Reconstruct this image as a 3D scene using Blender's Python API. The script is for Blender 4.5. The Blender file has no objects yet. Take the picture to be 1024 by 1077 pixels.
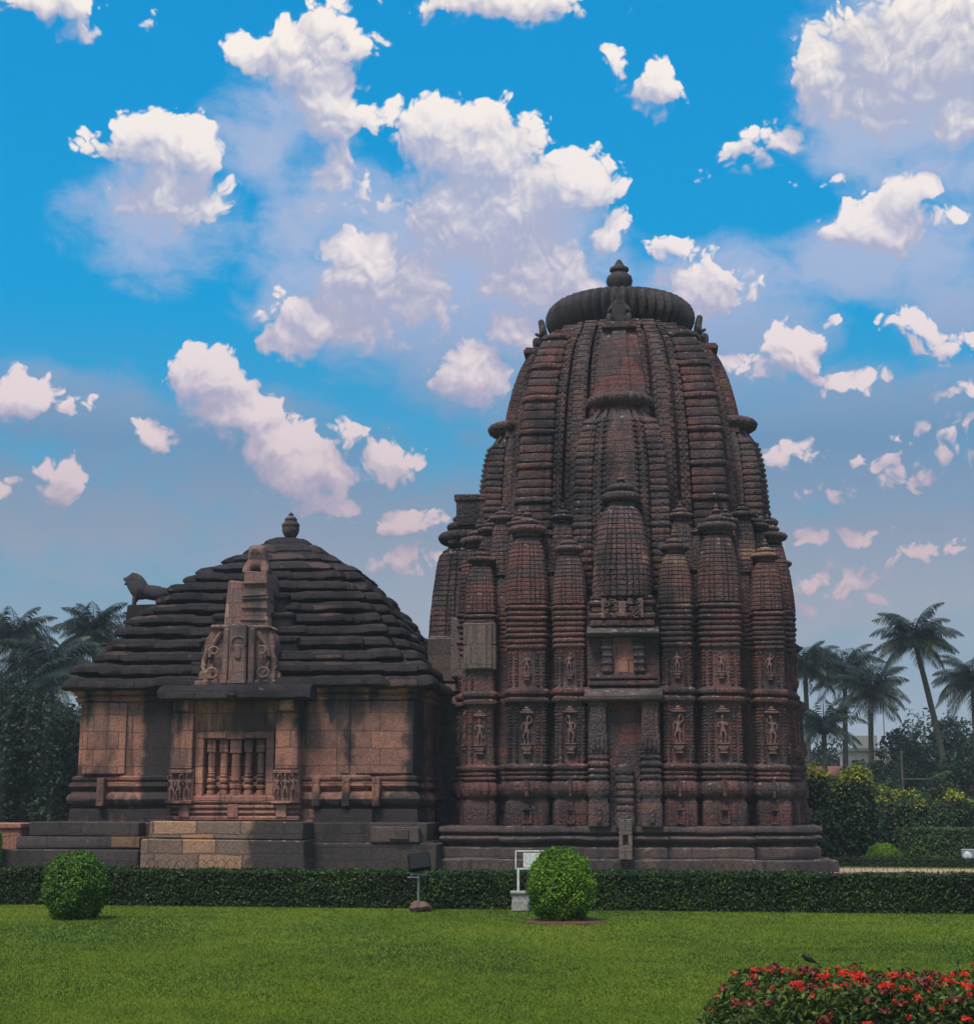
import bpy, math, random
import numpy as np
from mathutils import Vector, noise as mnoise

random.seed(7)
RNG = np.random.default_rng(11)
SC = bpy.context.scene
COL = SC.collection
R = math.radians


# ------------------------------------------------------------------ camera
F_PX, PH_W, PH_H, EYE = 1700.0, 1024.0, 1077.0, 1.6
PITCH = math.atan((850 - PH_H / 2) / F_PX)
cam_d = bpy.data.cameras.new('camera')
cam_d.sensor_fit = 'VERTICAL'
cam_d.sensor_height = 36.0
cam_d.lens = F_PX / PH_H * 36.0
cam_d.clip_start, cam_d.clip_end = 0.1, 3000
cam = bpy.data.objects.new('camera', cam_d)
COL.objects.link(cam)
cam.location = (0, 0, EYE)
cam.rotation_euler = (R(90) + PITCH, 0, 0)
SC.camera = cam


def ray(px, py):
    x, v = (px - PH_W / 2) / F_PX, (PH_H / 2 - py) / F_PX
    return Vector((x, math.cos(PITCH) - v * math.sin(PITCH), math.sin(PITCH) + v * math.cos(PITCH)))


def at(px, py, Y):
    d = ray(px, py)
    return Vector((0, 0, EYE)) + d * (Y / d.y)


# ------------------------------------------------------------------ render settings
SC.render.engine = 'CYCLES'
SC.cycles.use_denoising = True
SC.cycles.max_bounces = 5
SC.cycles.diffuse_bounces = 3
SC.cycles.volume_bounces = 0
SC.cycles.transparent_max_bounces = 4
SC.view_settings.view_transform = 'Standard'
SC.view_settings.look = 'None'
SC.view_settings.exposure = 0.0
SC.view_settings.gamma = 1.0

# ------------------------------------------------------------------ node helpers


class NT:
    """thin wrapper that adds nodes and links"""

    def __init__(s, tree):
        s.t = tree

    def n(s, kind, inputs=None, **kw):
        nd = s.t.nodes.new(kind)
        for k, v in kw.items():
            setattr(nd, k, v)
        for k, v in (inputs or {}).items():
            sock = nd.inputs[k]
            if isinstance(v, bpy.types.NodeSocket):
                s.t.links.new(v, sock)
            elif isinstance(v, bpy.types.Node):
                s.t.links.new(v.outputs[0], sock)
            else:
                sock.default_value = v
        return nd

    def math(s, op, a, b=0.0, c=0.0, clamp=False):
        return s.n('ShaderNodeMath', {0: a, 1: b, 2: c}, operation=op, use_clamp=clamp).outputs[0]

    def vmath(s, op, a, b=(0, 0, 0), c=(0, 0, 0)):
        nd = s.n('ShaderNodeVectorMath', {0: a, 1: b}, operation=op)
        if op == 'MULTIPLY_ADD':
            if isinstance(c, bpy.types.NodeSocket):
                s.t.links.new(c, nd.inputs[2])
            else:
                nd.inputs[2].default_value = c
        return nd.outputs['Value' if op in ('LENGTH', 'DOT_PRODUCT') else 'Vector']

    def mix(s, f, a, b, mode='MIX'):
        nd = s.t.nodes.new('ShaderNodeMix')
        nd.data_type, nd.blend_type = 'RGBA', mode
        for i, v in ((0, f), (6, a), (7, b)):
            if isinstance(v, bpy.types.NodeSocket):
                s.t.links.new(v, nd.inputs[i])
            elif i == 0:
                nd.inputs[i].default_value = v
            else:
                nd.inputs[i].default_value = (*v[:3], 1)
        return nd.outputs[2]

    def smooth(s, v, lo, hi, a=0.0, b=1.0):
        return s.n('ShaderNodeMapRange', {0: v, 1: lo, 2: hi, 3: a, 4: b}, interpolation_type='SMOOTHSTEP').outputs[0]

    def ramp(s, v, stops):
        nd = s.n('ShaderNodeValToRGB', {0: v})
        el = nd.color_ramp.elements
        while len(el) < len(stops):
            el.new(0.5)
        for e, (p, c) in zip(el, stops):
            e.position, e.color = p, (*c, 1)
        return nd.outputs[0]

    def noise(s, vec, scale, detail=4.0, rough=0.5, **kw):
        return s.n('ShaderNodeTexNoise', {'Vector': vec, 'Scale': scale, 'Detail': detail, 'Roughness': rough}, **kw).outputs[0]


def lin(r, g, b):
    f = lambda c: c / 12.92 if c <= 0.04045 else ((c + 0.055) / 1.055) ** 2.4
    return (f(r / 255), f(g / 255), f(b / 255))


# ------------------------------------------------------------------ world: sky with clouds
SUN_AZ, SUN_EL = R(-152), R(60)          # behind the camera, to its left
world = bpy.data.worlds.new('World')
SC.world = world
world.use_nodes = True
wt = world.node_tree
wt.nodes.clear()
W = NT(wt)


def ae(px, py):
    d = ray(px, py).normalized()
    return (math.atan2(d.x, d.y) * 1.7, math.asin(d.z) * 1.7)


PUFFS = [  # cumulus heads: direction as seen from the lawn (photo px), half sizes, weight
    (108, 155, 34, 16, .8), (160, 150, 50, 38, 1), (203, 155, 34, 34, 1), (178, 200, 62, 48, .8),
    (262, 50, 36, 24, .9), (318, 60, 60, 42, 1), (345, 25, 28, 30, .8), (378, 45, 26, 20, .8), (345, 115, 46, 55, 1), (392, 122, 32, 20, .8),
    (348, 180, 34, 55, .6), (465, 145, 55, 48, 1), (510, 160, 70, 55, 1), (595, 195, 62, 42, 1), (642, 245, 26, 24, .9),
    (520, 225, 125, 75, 1), (560, 285, 85, 50, .8), (425, 300, 80, 60, .55), (385, 290, 62, 48, .9), (355, 335, 80, 36, .7), (308, 358, 32, 24, .8),
    (500, 392, 46, 38, 1), (545, 345, 40, 30, .8), (515, 300, 30, 22, .8), (688, 88, 32, 34, 1), (655, 62, 24, 20, .6),
    (55, 2, 55, 26, 1), (88, 34, 20, 9, .7), (530, -2, 115, 30, .75), (165, 25, 9, 11, .5),
    (975, 55, 120, 75, 1), (1010, 125, 45, 35, .9), (868, 85, 46, 50, .8), (818, 140, 44, 18, .8), (785, 165, 36, 20, .65), (925, 110, 60, 40, .7),
    (925, 240, 62, 36, .95), (955, 205, 30, 30, 1), (842, 196, 20, 6, .7), (880, 188, 8, 5, .7), (1008, 222, 20, 9, .7), (750, 178, 12, 8, .5),
    (706, 262, 24, 24, .9), (740, 305, 55, 45, .7), (838, 368, 40, 32, .85), (882, 398, 48, 12, .8), (800, 384, 55, 16, .8), (875, 337, 7, 7, .8),
    (955, 340, 28, 16, .7), (992, 356, 40, 12, .8), (995, 382, 14, 8, .8), (1004, 410, 28, 11, .9), (25, 415, 50, 26, 1), (70, 425, 30, 14, .5),
    (60, 500, 26, 26, 1), (5, 516, 14, 9, .9), (162, 455, 26, 20, 1), (222, 395, 46, 36, 1), (245, 435, 56, 32, 1), (290, 465, 50, 26, .9),
    (325, 495, 60, 34, .9), (340, 532, 48, 22, .8), (402, 485, 42, 24, .75), (365, 462, 40, 14, .7), (430, 545, 44, 18, .9), (425, 590, 40, 24, .6),
    (845, 563, 22, 12, .8), (900, 563, 26, 10, .8), (965, 580, 42, 13, .7), (885, 612, 44, 18, .6), (868, 526, 34, 9, .55), (930, 500, 50, 20, .5),
    (820, 475, 30, 14, .5), (1000, 460, 40, 14, .35), (965, 640, 50, 14, .4), (850, 640, 30, 10, .4),
]
HAZES = [
    (170, 235, 95, 60, .55), (340, 215, 75, 75, .5), (470, 300, 210, 110, .95), (560, 400, 150, 80, .6), (240, 480, 190, 70, .7), (60, 540, 260, 60, .55),
    (360, 545, 190, 70, .8), (960, 90, 140, 110, .8), (920, 270, 120, 50, .6), (770, 330, 120, 80, .85), (900, 470, 230, 90, .85),
    (930, 590, 260, 90, .9), (60, 430, 120, 50, .6), (450, 610, 200, 70, .8), (700, 480, 200, 120, .7), (1000, 300, 70, 60, .5), (275, 140, 60, 50, .35),
]


def blob_field(G, p, blobs, k):
    acc = None
    for (px, py, rx, ry, w) in blobs:
        ca, ce = ae(px, py)
        ia, ie = 1000.0 / rx, 1000.0 / ry
        q = G.vmath('MULTIPLY_ADD', p, (ia, ie, 0), (-ca * ia, -ce * ie, 0))
        k2 = w * min(1.0, max(.34, min(rx, ry * 1.3) / 40.0))          # small clouds are thin ones
        f = G.math('MULTIPLY_ADD', G.vmath('DOT_PRODUCT', q, q), -k2, k2)
        acc = f if acc is None else G.math('SMOOTH_MAX', acc, f, k)
    return acc


def eln(py):
    return ae(512, py)[1] / 1.7 / R(90)


tc = W.n('ShaderNodeTexCoord')
DIR = tc.outputs['Generated']
sep = W.n('ShaderNodeSeparateXYZ', {0: DIR})
az = W.math('ARCTAN2', sep.outputs[0], sep.outputs[1])
el = W.math('ARCSINE', sep.outputs[2])
PA, PE = W.math('MULTIPLY', az, 1.7), W.math('MULTIPLY', el, 1.7)
pae = W.n('ShaderNodeCombineXYZ', {0: PA, 1: PE, 2: 0.0}).outputs[0]
el01 = W.math('DIVIDE', el, R(90))
sky = W.n('ShaderNodeTexSky', sky_type='NISHITA', sun_disc=False, sun_elevation=SUN_EL, sun_rotation=SUN_AZ)
sky_air = W.mix(1.0, sky.outputs[0], (.09, .09, .09), 'MULTIPLY')
tone = W.ramp(el01, [(0.0, lin(172, 180, 194)), (eln(760), lin(152, 170, 188)), (eln(650), lin(132, 162, 184)), (eln(560), lin(106, 160, 192)), (eln(450), lin(62, 160, 208)),
                     (eln(330), lin(2, 158, 218)), (eln(0), lin(0, 148, 214)), (1.0, lin(0, 110, 180))])
base_sky = W.mix(.97, sky_air, tone)
haze_col = W.ramp(el01, [(0.0, lin(178, 182, 194)), (eln(640), lin(156, 166, 184)), (eln(560), lin(140, 156, 180)), (eln(470), lin(112, 148, 184)), (eln(300), lin(166, 184, 218)), (eln(50), lin(172, 188, 220))])
shade_col = W.ramp(el01, [(0.0, lin(158, 158, 174)), (eln(560), lin(172, 162, 182)), (eln(420), lin(172, 170, 196)), (eln(200), lin(172, 180, 208)), (eln(0), lin(180, 182, 204))])
lit_col = W.ramp(el01, [(0.0, lin(200, 176, 180)), (eln(560), lin(208, 190, 198)), (eln(440), lin(230, 214, 218)), (eln(250), lin(244, 234, 233)), (eln(60), lin(252, 242, 234))])
wv = W.n('ShaderNodeTexNoise', {'Vector': pae, 'Scale': 13.0, 'Detail': 1.0}, noise_dimensions='2D').outputs['Color']
wv2 = W.n('ShaderNodeTexNoise', {'Vector': pae, 'Scale': 42.0, 'Detail': 1.0}, noise_dimensions='2D').outputs['Color']
PW = W.vmath('ADD', pae, W.vmath('MULTIPLY_ADD', wv, (.03, .03, 0), (-.015, -.015, 0)))
PW = W.vmath('ADD', PW, W.vmath('MULTIPLY_ADD', wv2, (.014, .012, 0), (-.007, -.006, 0)))
PW2 = W.vmath('ADD', PW, (.010, .030, 0))


def lumps(q):
    vor = W.n('ShaderNodeTexVoronoi', {'Vector': q, 'Scale': 30.0, 'Detail': 2.5, 'Roughness': .62}, feature='F1', voronoi_dimensions='2D').outputs['Distance']
    fb = W.noise(q, 45.0, 7.0, .68, noise_dimensions='2D')
    return W.math('MULTIPLY_ADD', vor, -.85, W.math('MULTIPLY_ADD', fb, .6, .46))


L0, L1 = lumps(PW), lumps(W.vmath('ADD', PW, (.003, .008, 0)))
HN = W.noise(W.vmath('MULTIPLY', PW, (1, 1.7, 1)), 11.0, 6.0, .6, noise_dimensions='2D')


def strength(c):
    return W.n('ShaderNodeBackground', {'Color': W.mix(1.0, c, (10, 10, 10), 'MULTIPLY'), 'Strength': 0.1}).outputs[0]


def cell(x0, x1, y0, y1):
    """the part of the sky between these photo columns and rows, as a node group"""
    def near(bl, m):
        return [b for b in bl if b[0] + b[2] * m > x0 - 30 and b[0] - b[2] * m < x1 + 30 and b[1] + b[3] * m > y0 - 30 and b[1] - b[3] * m < y1 + 30]
    hz, pf = near(HAZES, 1.45), near(PUFFS, 1.45)
    g = bpy.data.node_groups.new('sky_part', 'ShaderNodeTree')
    for nm, kind in (('P', 'Vector'), ('PW', 'Vector'), ('PW2', 'Vector'), ('L0', 'Float'), ('L1', 'Float'), ('HN', 'Float'),
                     ('base', 'Color'), ('haze', 'Color'), ('shade', 'Color'), ('lit', 'Color')):
        g.interface.new_socket(nm, in_out='INPUT', socket_type='NodeSocket' + kind)
    g.interface.new_socket('C', in_out='OUTPUT', socket_type='NodeSocketColor')
    G = NT(g)
    I, O = G.n('NodeGroupInput').outputs, G.n('NodeGroupOutput')
    c = I['base']
    if hz:
        hd = G.math('MULTIPLY_ADD', I['HN'], 1.7, G.math('ADD', blob_field(G, I['P'], hz, .35), -.72))
        c = G.mix(G.smooth(hd, -.2, .8, 0, .92), c, I['haze'])
    if pf:
        f0, f1 = blob_field(G, I['PW'], pf, .34), blob_field(G, I['PW2'], pf, .34)
        macro = G.math('SUBTRACT', f0, f1)
        micro = G.math('SUBTRACT', I['L0'], I['L1'])
        rag = G.smooth(f0, .15, .75, 1.15, .34)
        d0 = G.math('MULTIPLY_ADD', I['L0'], rag, f0)
        lit = G.smooth(G.math('MULTIPLY_ADD', micro, .5, G.math('MULTIPLY_ADD', I['L0'], .35, macro)), -.30, 1.05)
        edge = G.smooth(macro, -.55, .1, 1.05, .34)
        alpha = G.n('ShaderNodeMapRange', {0: d0, 1: 0.0, 2: edge, 3: 0.0, 4: .97}, interpolation_type='SMOOTHSTEP').outputs[0]
        c = G.mix(alpha, c, G.mix(lit, I['shade'], I['lit']))
    g.links.new(c, O.inputs[0])
    nd = wt.nodes.new('ShaderNodeGroup')
    nd.node_tree = g
    for i, v in enumerate((pae, PW, PW2, L0, L1, HN, base_sky, haze_col, shade_col, lit_col)):
        wt.links.new(v, nd.inputs[i])
    return strength(nd.outputs[0])


def split(x0, x1, y0, y1, n):
    if n == 0:
        return cell(x0, x1, y0, y1)
    m = W.t.nodes.new('ShaderNodeMixShader')
    if x1 - x0 > y1 - y0:
        xm = (x0 + x1) / 2
        fac, A, B = W.math('GREATER_THAN', PA, ae(xm, 700)[0]), (x0, xm, y0, y1), (xm, x1, y0, y1)
    else:
        ym = (y0 + y1) / 2
        fac, A, B = W.math('LESS_THAN', PE, ae(512, ym)[1]), (x0, x1, y0, ym), (x0, x1, ym, y1)
    W.t.links.new(fac, m.inputs[0])
    W.t.links.new(split(*A, n - 1), m.inputs[1])
    W.t.links.new(split(*B, n - 1), m.inputs[2])
    return m.outputs[0]


# broken cloud over the rest of the dome, which lights the ground evenly
far_n = W.noise(W.vmath('MULTIPLY', DIR, (1, 1, 2.2)), 2.6, 4.0, .55)
far_in = W.math('MAXIMUM', W.smooth(W.math('ABSOLUTE', az), R(27), R(44)), W.smooth(el, R(33), R(46)))
elsewhere = strength(W.mix(W.math('MULTIPLY', W.smooth(far_n, .42, .62), far_in), base_sky, lin(205, 205, 215)))
ahead = W.math('MULTIPLY', W.math('LESS_THAN', W.math('ABSOLUTE', az), R(26)), W.math('LESS_THAN', el, R(33)))
ahead = W.math('MULTIPLY', ahead, W.math('GREATER_THAN', el, R(-1)))
final = W.t.nodes.new('ShaderNodeMixShader')
W.t.links.new(ahead, final.inputs[0])
W.t.links.new(elsewhere, final.inputs[1])
W.t.links.new(split(-200, 1224, -120, 860, 4), final.inputs[2])
W.n('ShaderNodeOutputWorld', {0: final.outputs[0]})
world.cycles.sampling_method = 'MANUAL'
world.cycles.sample_map_resolution = 512

# ------------------------------------------------------------------ sun behind thin cloud
sun_d = bpy.data.lights.new('sun', 'SUN')
sun_d.energy, sun_d.angle, sun_d.color = 3.4, R(20), (1.0, .9, .76)
sun = bpy.data.objects.new('sun', sun_d)
COL.objects.link(sun)
sdir = Vector((math.sin(SUN_AZ) * math.cos(SUN_EL), math.cos(SUN_AZ) * math.cos(SUN_EL), math.sin(SUN_EL)))
sun.rotation_euler = (-sdir).to_track_quat('-Z', 'Y').to_euler()

# ------------------------------------------------------------------ materials


def new_mat(name):
    m = bpy.data.materials.new(name)
    m.use_nodes = True
    m.node_tree.nodes.clear()
    return m, NT(m.node_tree)


def finish(T, color, rough=.9, spec=.25, normal=None, **kw):
    inp = {'Base Color': color if not isinstance(color, tuple) else (*color, 1), 'Roughness': rough, 'Specular IOR Level': spec}
    if normal is not None:
        inp['Normal'] = normal
    inp.update(kw)
    b = T.n('ShaderNodeBsdfPrincipled', inp)
    T.n('ShaderNodeOutputMaterial', {0: b.outputs[0]})
    return b


def stone(name, base, alt, dark, pale, gold=(.32, .17, .085), block=(.62, .3), dark_lo=.48, dark_hi=.62, gold_cut=.93, lichen=.62, carve=0.0, stain_at=None, streak=1.0, mortar=.012, joint=.45):
    m, T = new_mat(name)
    geo = T.n('ShaderNodeNewGeometry')
    pos = geo.outputs['Position']
    sp = T.n('ShaderNodeSeparateXYZ', {0: pos})
    warp = T.noise(pos, 1.3, 2.0)
    u = T.math('ADD', sp.outputs[0], T.math('MULTIPLY', sp.outputs[1], .83))
    bv = T.n('ShaderNodeCombineXYZ', {0: u, 1: T.math('MULTIPLY_ADD', warp, .12, sp.outputs[2]), 2: 0.0}).outputs[0]
    br = T.n('ShaderNodeTexBrick', {'Vector': bv, 'Color1': (0, 0, 0, 1), 'Color2': (1, 1, 1, 1), 'Mortar': (.5, .5, .5, 1), 'Scale': 1.0, 'Mortar Size': mortar,
                                    'Mortar Smooth': .3, 'Brick Width': block[0], 'Row Height': block[1]}, offset=.47, squash=1.3)
    t = T.n('ShaderNodeSeparateColor', {0: br.outputs['Color']}).outputs[0]
    big = T.noise(T.vmath('MULTIPLY', pos, (1, 1, .55)), .55, 4.0, .6)
    med = T.noise(pos, 2.4, 5.0, .6)
    fine = T.noise(pos, 17.0, 5.0, .65)
    c = T.mix(T.smooth(T.math('MULTIPLY_ADD', t, .55, T.math('MULTIPLY', med, .6)), .35, .8), base, alt)
    c = T.mix(T.math('MULTIPLY', T.smooth(t, gold_cut, gold_cut + .03), .75), c, gold)
    # black algae and soot in broad patches and in long runs down the wall
    run = T.noise(T.vmath('MULTIPLY', pos, (2.6, 2.6, .22)), 1.0, 5.0, .6)
    soot = T.math('MAXIMUM', T.smooth(big, dark_lo, dark_hi), T.math('MULTIPLY', T.smooth(run, .54, .66), streak * .75))
    soot = T.math('MULTIPLY', soot, T.smooth(fine, .2, .55, .55, 1.0))
    if stain_at:
        for (x0, x1, z0, z1) in stain_at:
            wx = T.math('MULTIPLY_ADD', T.math('SUBTRACT', med, .5), .55, sp.outputs[0])
            bx = T.math('MULTIPLY', T.smooth(wx, x0 - .16, x0 + .1), T.smooth(wx, x1 - .1, x1 + .16, 1, 0))
            wz = T.math('MULTIPLY_ADD', T.math('SUBTRACT', run, .5), 1.6, sp.outputs[2])
            bx = T.math('MULTIPLY', bx, T.math('MULTIPLY', T.smooth(wz, z0, z0 + .5), T.smooth(wz, z1 - .2, z1 + .3, 1, 0)))
            soot = T.math('MAXIMUM', soot, T.math('MULTIPLY', bx, 1.1))
    c = T.mix(T.math('MULTIPLY', soot, .9), c, dark)
    c = T.mix(T.math('MULTIPLY', br.outputs['Fac'], joint), c, dark)
    # pale lichen flecks, thickest on the upper edges
    nz = T.n('ShaderNodeSeparateXYZ', {0: geo.outputs['Normal']}).outputs[2]
    fl = T.noise(pos, 6.5, 6.0, .72)
    fl = T.smooth(T.math('MULTIPLY_ADD', nz, .085, fl), lichen, lichen + .09)
    c = T.mix(T.math('MULTIPLY', fl, .62), c, pale)
    c = T.mix(1.0, c, T.n('ShaderNodeCombineColor', {0: T.smooth(fine, .25, .75, .62, 1.3), 1: T.smooth(fine, .25, .75, .64, 1.28), 2: T.smooth(fine, .25, .75, .66, 1.26)}).outputs[0], 'MULTIPLY')
    h = T.math('MULTIPLY_ADD', br.outputs['Fac'], -1.0, T.math('MULTIPLY', fine, .6))
    h = T.math('ADD', h, T.math('MULTIPLY', med, .8))
    if carve:
        v = T.n('ShaderNodeTexVoronoi', {'Vector': T.vmath('MULTIPLY', pos, (1, 1, .8)), 'Scale': 8.0, 'Randomness': .8}, feature='DISTANCE_TO_EDGE').outputs[0]
        h = T.math('ADD', h, T.math('MULTIPLY', T.smooth(v, 0, .22), carve))
    bm = T.n('ShaderNodeBump', {'Strength': .9, 'Distance': .035, 'Height': h})
    finish(T, c, T.smooth(fine, .3, .7, .8, .97), .2, bm.outputs[0])
    return m


M = {}
M['tower'] = stone('sandstone_tower', (.135, .078, .073), (.085, .065, .067), (.028, .026, .029), (.40, .35, .33), gold=(.38, .22, .14), carve=.5, dark_lo=.47, dark_hi=.64, gold_cut=.98, lichen=.625, mortar=.009)
M['niche'] = stone('sandstone_red', (.142, .064, .059), (.086, .061, .061), (.028, .026, .029), (.40, .34, .32), gold=(.38, .22, .14), carve=.3, dark_lo=.49, dark_hi=.66, gold_cut=.985, lichen=.625)
M['crown'] = stone('sandstone_grey', (.075, .067, .070), (.052, .047, .052), (.03, .029, .033), (.24, .22, .21), dark_lo=.5, dark_hi=.7, gold_cut=2, lichen=.64)
M['plain'] = stone('sandstone_restored', (.165, .12, .108), (.125, .1, .096), (.06, .053, .055), (.36, .3, .27), dark_lo=.55, dark_hi=.72, gold_cut=2, block=(.5, .55))
M['plinth'] = stone('sandstone_plinth', (.115, .08, .074), (.085, .068, .068), (.04, .036, .039), (.30, .26, .24), gold_cut=.975, dark_lo=.46, dark_hi=.62, block=(1.1, .4))
M['hall'] = stone('sandstone_hall', (.37, .17, .125), (.24, .125, .105), (.04, .034, .037), (.46, .33, .27), gold=(.50, .25, .165), block=(.78, .46), dark_lo=.50, dark_hi=.63, gold_cut=.93, mortar=.013, joint=.5,
                  lichen=.7, stain_at=[(-9.25, -8.3, 1.0, 5.4), (-9.2, -8.4, 1.0, 5.4), (-5.05, -4.75, 3.2, 5.0), (-11.3, -8.2, .9, 1.75), (-4.6, -1.6, .6, 1.95), (-4.3, -4.0, 3.6, 5.0), (-3.2, -2.95, 4.0, 5.0), (-2.1, -1.7, 1.2, 5.0), (-8.3, -8.05, 3.4, 5.0), (-10.9, -10.7, 3.6, 5.0), (-3.75, -3.55, 2.4, 5.0)], streak=.95)
M['roof'] = stone('sandstone_roof', (.038, .031, .033), (.025, .023, .026), (.013, .012, .015), (.17, .14, .13), gold=(.10, .06, .055), dark_lo=.46, dark_hi=.64, gold_cut=.9, mortar=.02, block=(.7, .36), lichen=.66)
M['platform'] = stone('sandstone_platform', (.29, .175, .125), (.19, .135, .115), (.06, .05, .05), (.42, .34, .28), gold=(.46, .25, .15), dark_lo=.47, dark_hi=.6, gold_cut=.78, mortar=.022, block=(.8, .5), streak=.5,
                       stain_at=[(-6.0, -4.3, -.5, 2.0)])
M['steps'] = stone('sandstone_steps', (.075, .06, .058), (.055, .047, .047), (.03, .028, .03), (.2, .17, .16), dark_lo=.5, dark_hi=.62, gold_cut=.96, block=(1.2, .33))
M['gable'] = stone('sandstone_gable', (.235, .13, .112), (.2, .135, .125), (.06, .052, .054), (.36, .3, .27), dark_lo=.52, dark_hi=.68, gold_cut=.95, block=(.5, .4), gold=(.42, .28, .2))
M['figure'] = stone('sandstone_carving', (.22, .125, .11), (.18, .11, .10), (.07, .055, .055), (.42, .36, .33), dark_lo=.55, dark_hi=.72, gold_cut=2, carve=.15)


def plain_mat(name, col, rough=.6, metal=0.0, vary=.2, scale=20.0, spec=.4):
    m, T = new_mat(name)
    pos = T.n('ShaderNodeTexCoord').outputs['Object']
    f = T.noise(pos, scale, 4.0, .6)
    k = T.smooth(f, .3, .7, 1 - vary, 1 + vary)
    c = T.mix(1.0, col, T.n('ShaderNodeCombineColor', {0: k, 1: k, 2: k}).outputs[0], 'MULTIPLY')
    bm = T.n('ShaderNodeBump', {'Strength': .3, 'Distance': .01, 'Height': f})
    finish(T, c, rough, spec, bm.outputs[0], Metallic=metal)
    return m


def leaf_mat(name, stops, rough=.55, trans=.25):
    """leaf colour by the random value stored on each leaf"""
    m, T = new_mat(name)
    a = T.n('ShaderNodeAttribute', attribute_name='leaf', attribute_type='GEOMETRY').outputs['Fac']
    pos = T.n('ShaderNodeNewGeometry').outputs['Position']
    big = T.noise(pos, 1.6, 3.0)
    v = T.math('ADD', T.math('MULTIPLY', a, .75), T.math('MULTIPLY', T.math('SUBTRACT', big, .5), .7), clamp=True)
    c = T.ramp(v, stops)
    b = T.n('ShaderNodeBsdfPrincipled', {'Base Color': c, 'Roughness': rough, 'Specular IOR Level': .3})
    tr = T.n('ShaderNodeBsdfTranslucent', {'Color': c})
    mx = T.n('ShaderNodeMixShader', {0: trans, 1: b.outputs[0], 2: tr.outputs[0]})
    T.n('ShaderNodeOutputMaterial', {0: mx})
    return m


M['hedge'] = leaf_mat('hedge_leaves', [(0, (.012, .024, .009)), (.45, (.032, .065, .016)), (.8, (.08, .15, .025)), (1, (.16, .22, .06))])
M['clipped'] = leaf_mat('clipped_leaves', [(0, (.02, .045, .014)), (.45, (.07, .14, .04)), (.8, (.15, .26, .07)), (1, (.26, .36, .11))])
M['topiary_dark'] = leaf_mat('darker_topiary_leaves', [(0, (.024, .06, .01)), (.45, (.075, .17, .018)), (.8, (.17, .32, .03)), (1, (.28, .42, .06))])
M['topiary'] = leaf_mat('topiary_leaves', [(0, (.04, .09, .01)), (.45, (.13, .27, .018)), (.8, (.27, .46, .03)), (1, (.4, .55, .07))])
M['wild'] = leaf_mat('shrub_leaves', [(0, (.014, .034, .016)), (.5, (.045, .095, .034)), (.85, (.095, .17, .05)), (1, (.17, .23, .065))])
M['golden'] = leaf_mat('golden_leaves', [(0, (.12, .16, .015)), (.5, (.32, .33, .02)), (1, (.5, .5, .05))])
M['tree'] = leaf_mat('tree_leaves', [(0, (.009, .023, .018)), (.5, (.024, .055, .034)), (1, (.065, .11, .05))])
M['frond'] = leaf_mat('palm_leaves', [(0, (.008, .02, .015)), (.5, (.018, .04, .024)), (1, (.05, .085, .035))], rough=.45, trans=.15)
M['ixora'] = leaf_mat('ixora_leaves', [(0, (.03, .05, .012)), (.5, (.085, .14, .024)), (.85, (.18, .24, .04)), (.95, (.26, .28, .08)), (1, (.28, .1, .05))])
M['petal'] = leaf_mat('ixora_petals', [(0, (.45, .02, .01)), (.5, (.75, .05, .018)), (1, (.9, .16, .05))], trans=.2)
M['faded'] = leaf_mat('ixora_faded_petals', [(0, (.1, .02, .015)), (.5, (.2, .04, .03)), (1, (.3, .08, .05))], trans=.1)
M['blade'] = leaf_mat('grass_blades', [(0, (.05, .10, .014)), (.4, (.122, .182, .013)), (.75, (.2, .245, .018)), (1, (.3, .3, .06))], rough=.6, trans=.3)
M['core'] = plain_mat('core_shade', (.008, .012, .007), .95)  # near-black solid core: the shade inside the foliage is put in its colour
M['bark'] = plain_mat('palm_bark', (.075, .066, .058), .9, vary=.35, scale=6)
M['darkbark'] = plain_mat('tree_bark', (.05, .04, .033), .9, vary=.35, scale=6)
M['black'] = plain_mat('black_metal_and_shade', (.010, .010, .011), .7, .0, spec=.15)  # metal of the floodlight; also the painted dark behind the window bars
M['steel'] = plain_mat('galvanised_steel', (.28, .29, .30), .45, .6)
M['white'] = plain_mat('white_painted_metal', (.62, .64, .62), .5)
M['concrete'] = plain_mat('concrete', (.30, .30, .28), .9, vary=.3)
M['rock'] = plain_mat('red_rock', (.14, .085, .07), .95, vary=.4, scale=9)
M['wire'] = plain_mat('fence_wire', (.03, .032, .035), .5, .5)
M['hose'] = plain_mat('blue_hose', (.06, .15, .32), .5)
M['soil'] = plain_mat('bare_soil', (.12, .045, .025), .95, vary=.4, scale=14)
M['bed'] = plain_mat('dark_brown_soil', (.05, .042, .03), .95, vary=.5, scale=3)  # soil with a dark brown colour of its own
M['path'] = plain_mat('tan_path', (.40, .27, .19), .95, vary=.25, scale=5)
M['plaster'] = plain_mat('cream_plaster', (.55, .48, .43), .9, vary=.15, scale=2)
M['rooftile'] = plain_mat('red_roof', (.30, .12, .08), .9, vary=.2, scale=4)
M['pane'] = plain_mat('dark_window', (.015, .017, .02), .4, spec=.2)
M['glass'] = plain_mat('lamp_glass', (.55, .62, .66), .15, spec=.6)
M['feather'] = plain_mat('dark_feathers', (.02, .016, .014), .6, vary=.3)
M['beak'] = plain_mat('yellow_beak', (.45, .28, .03), .5)

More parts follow.
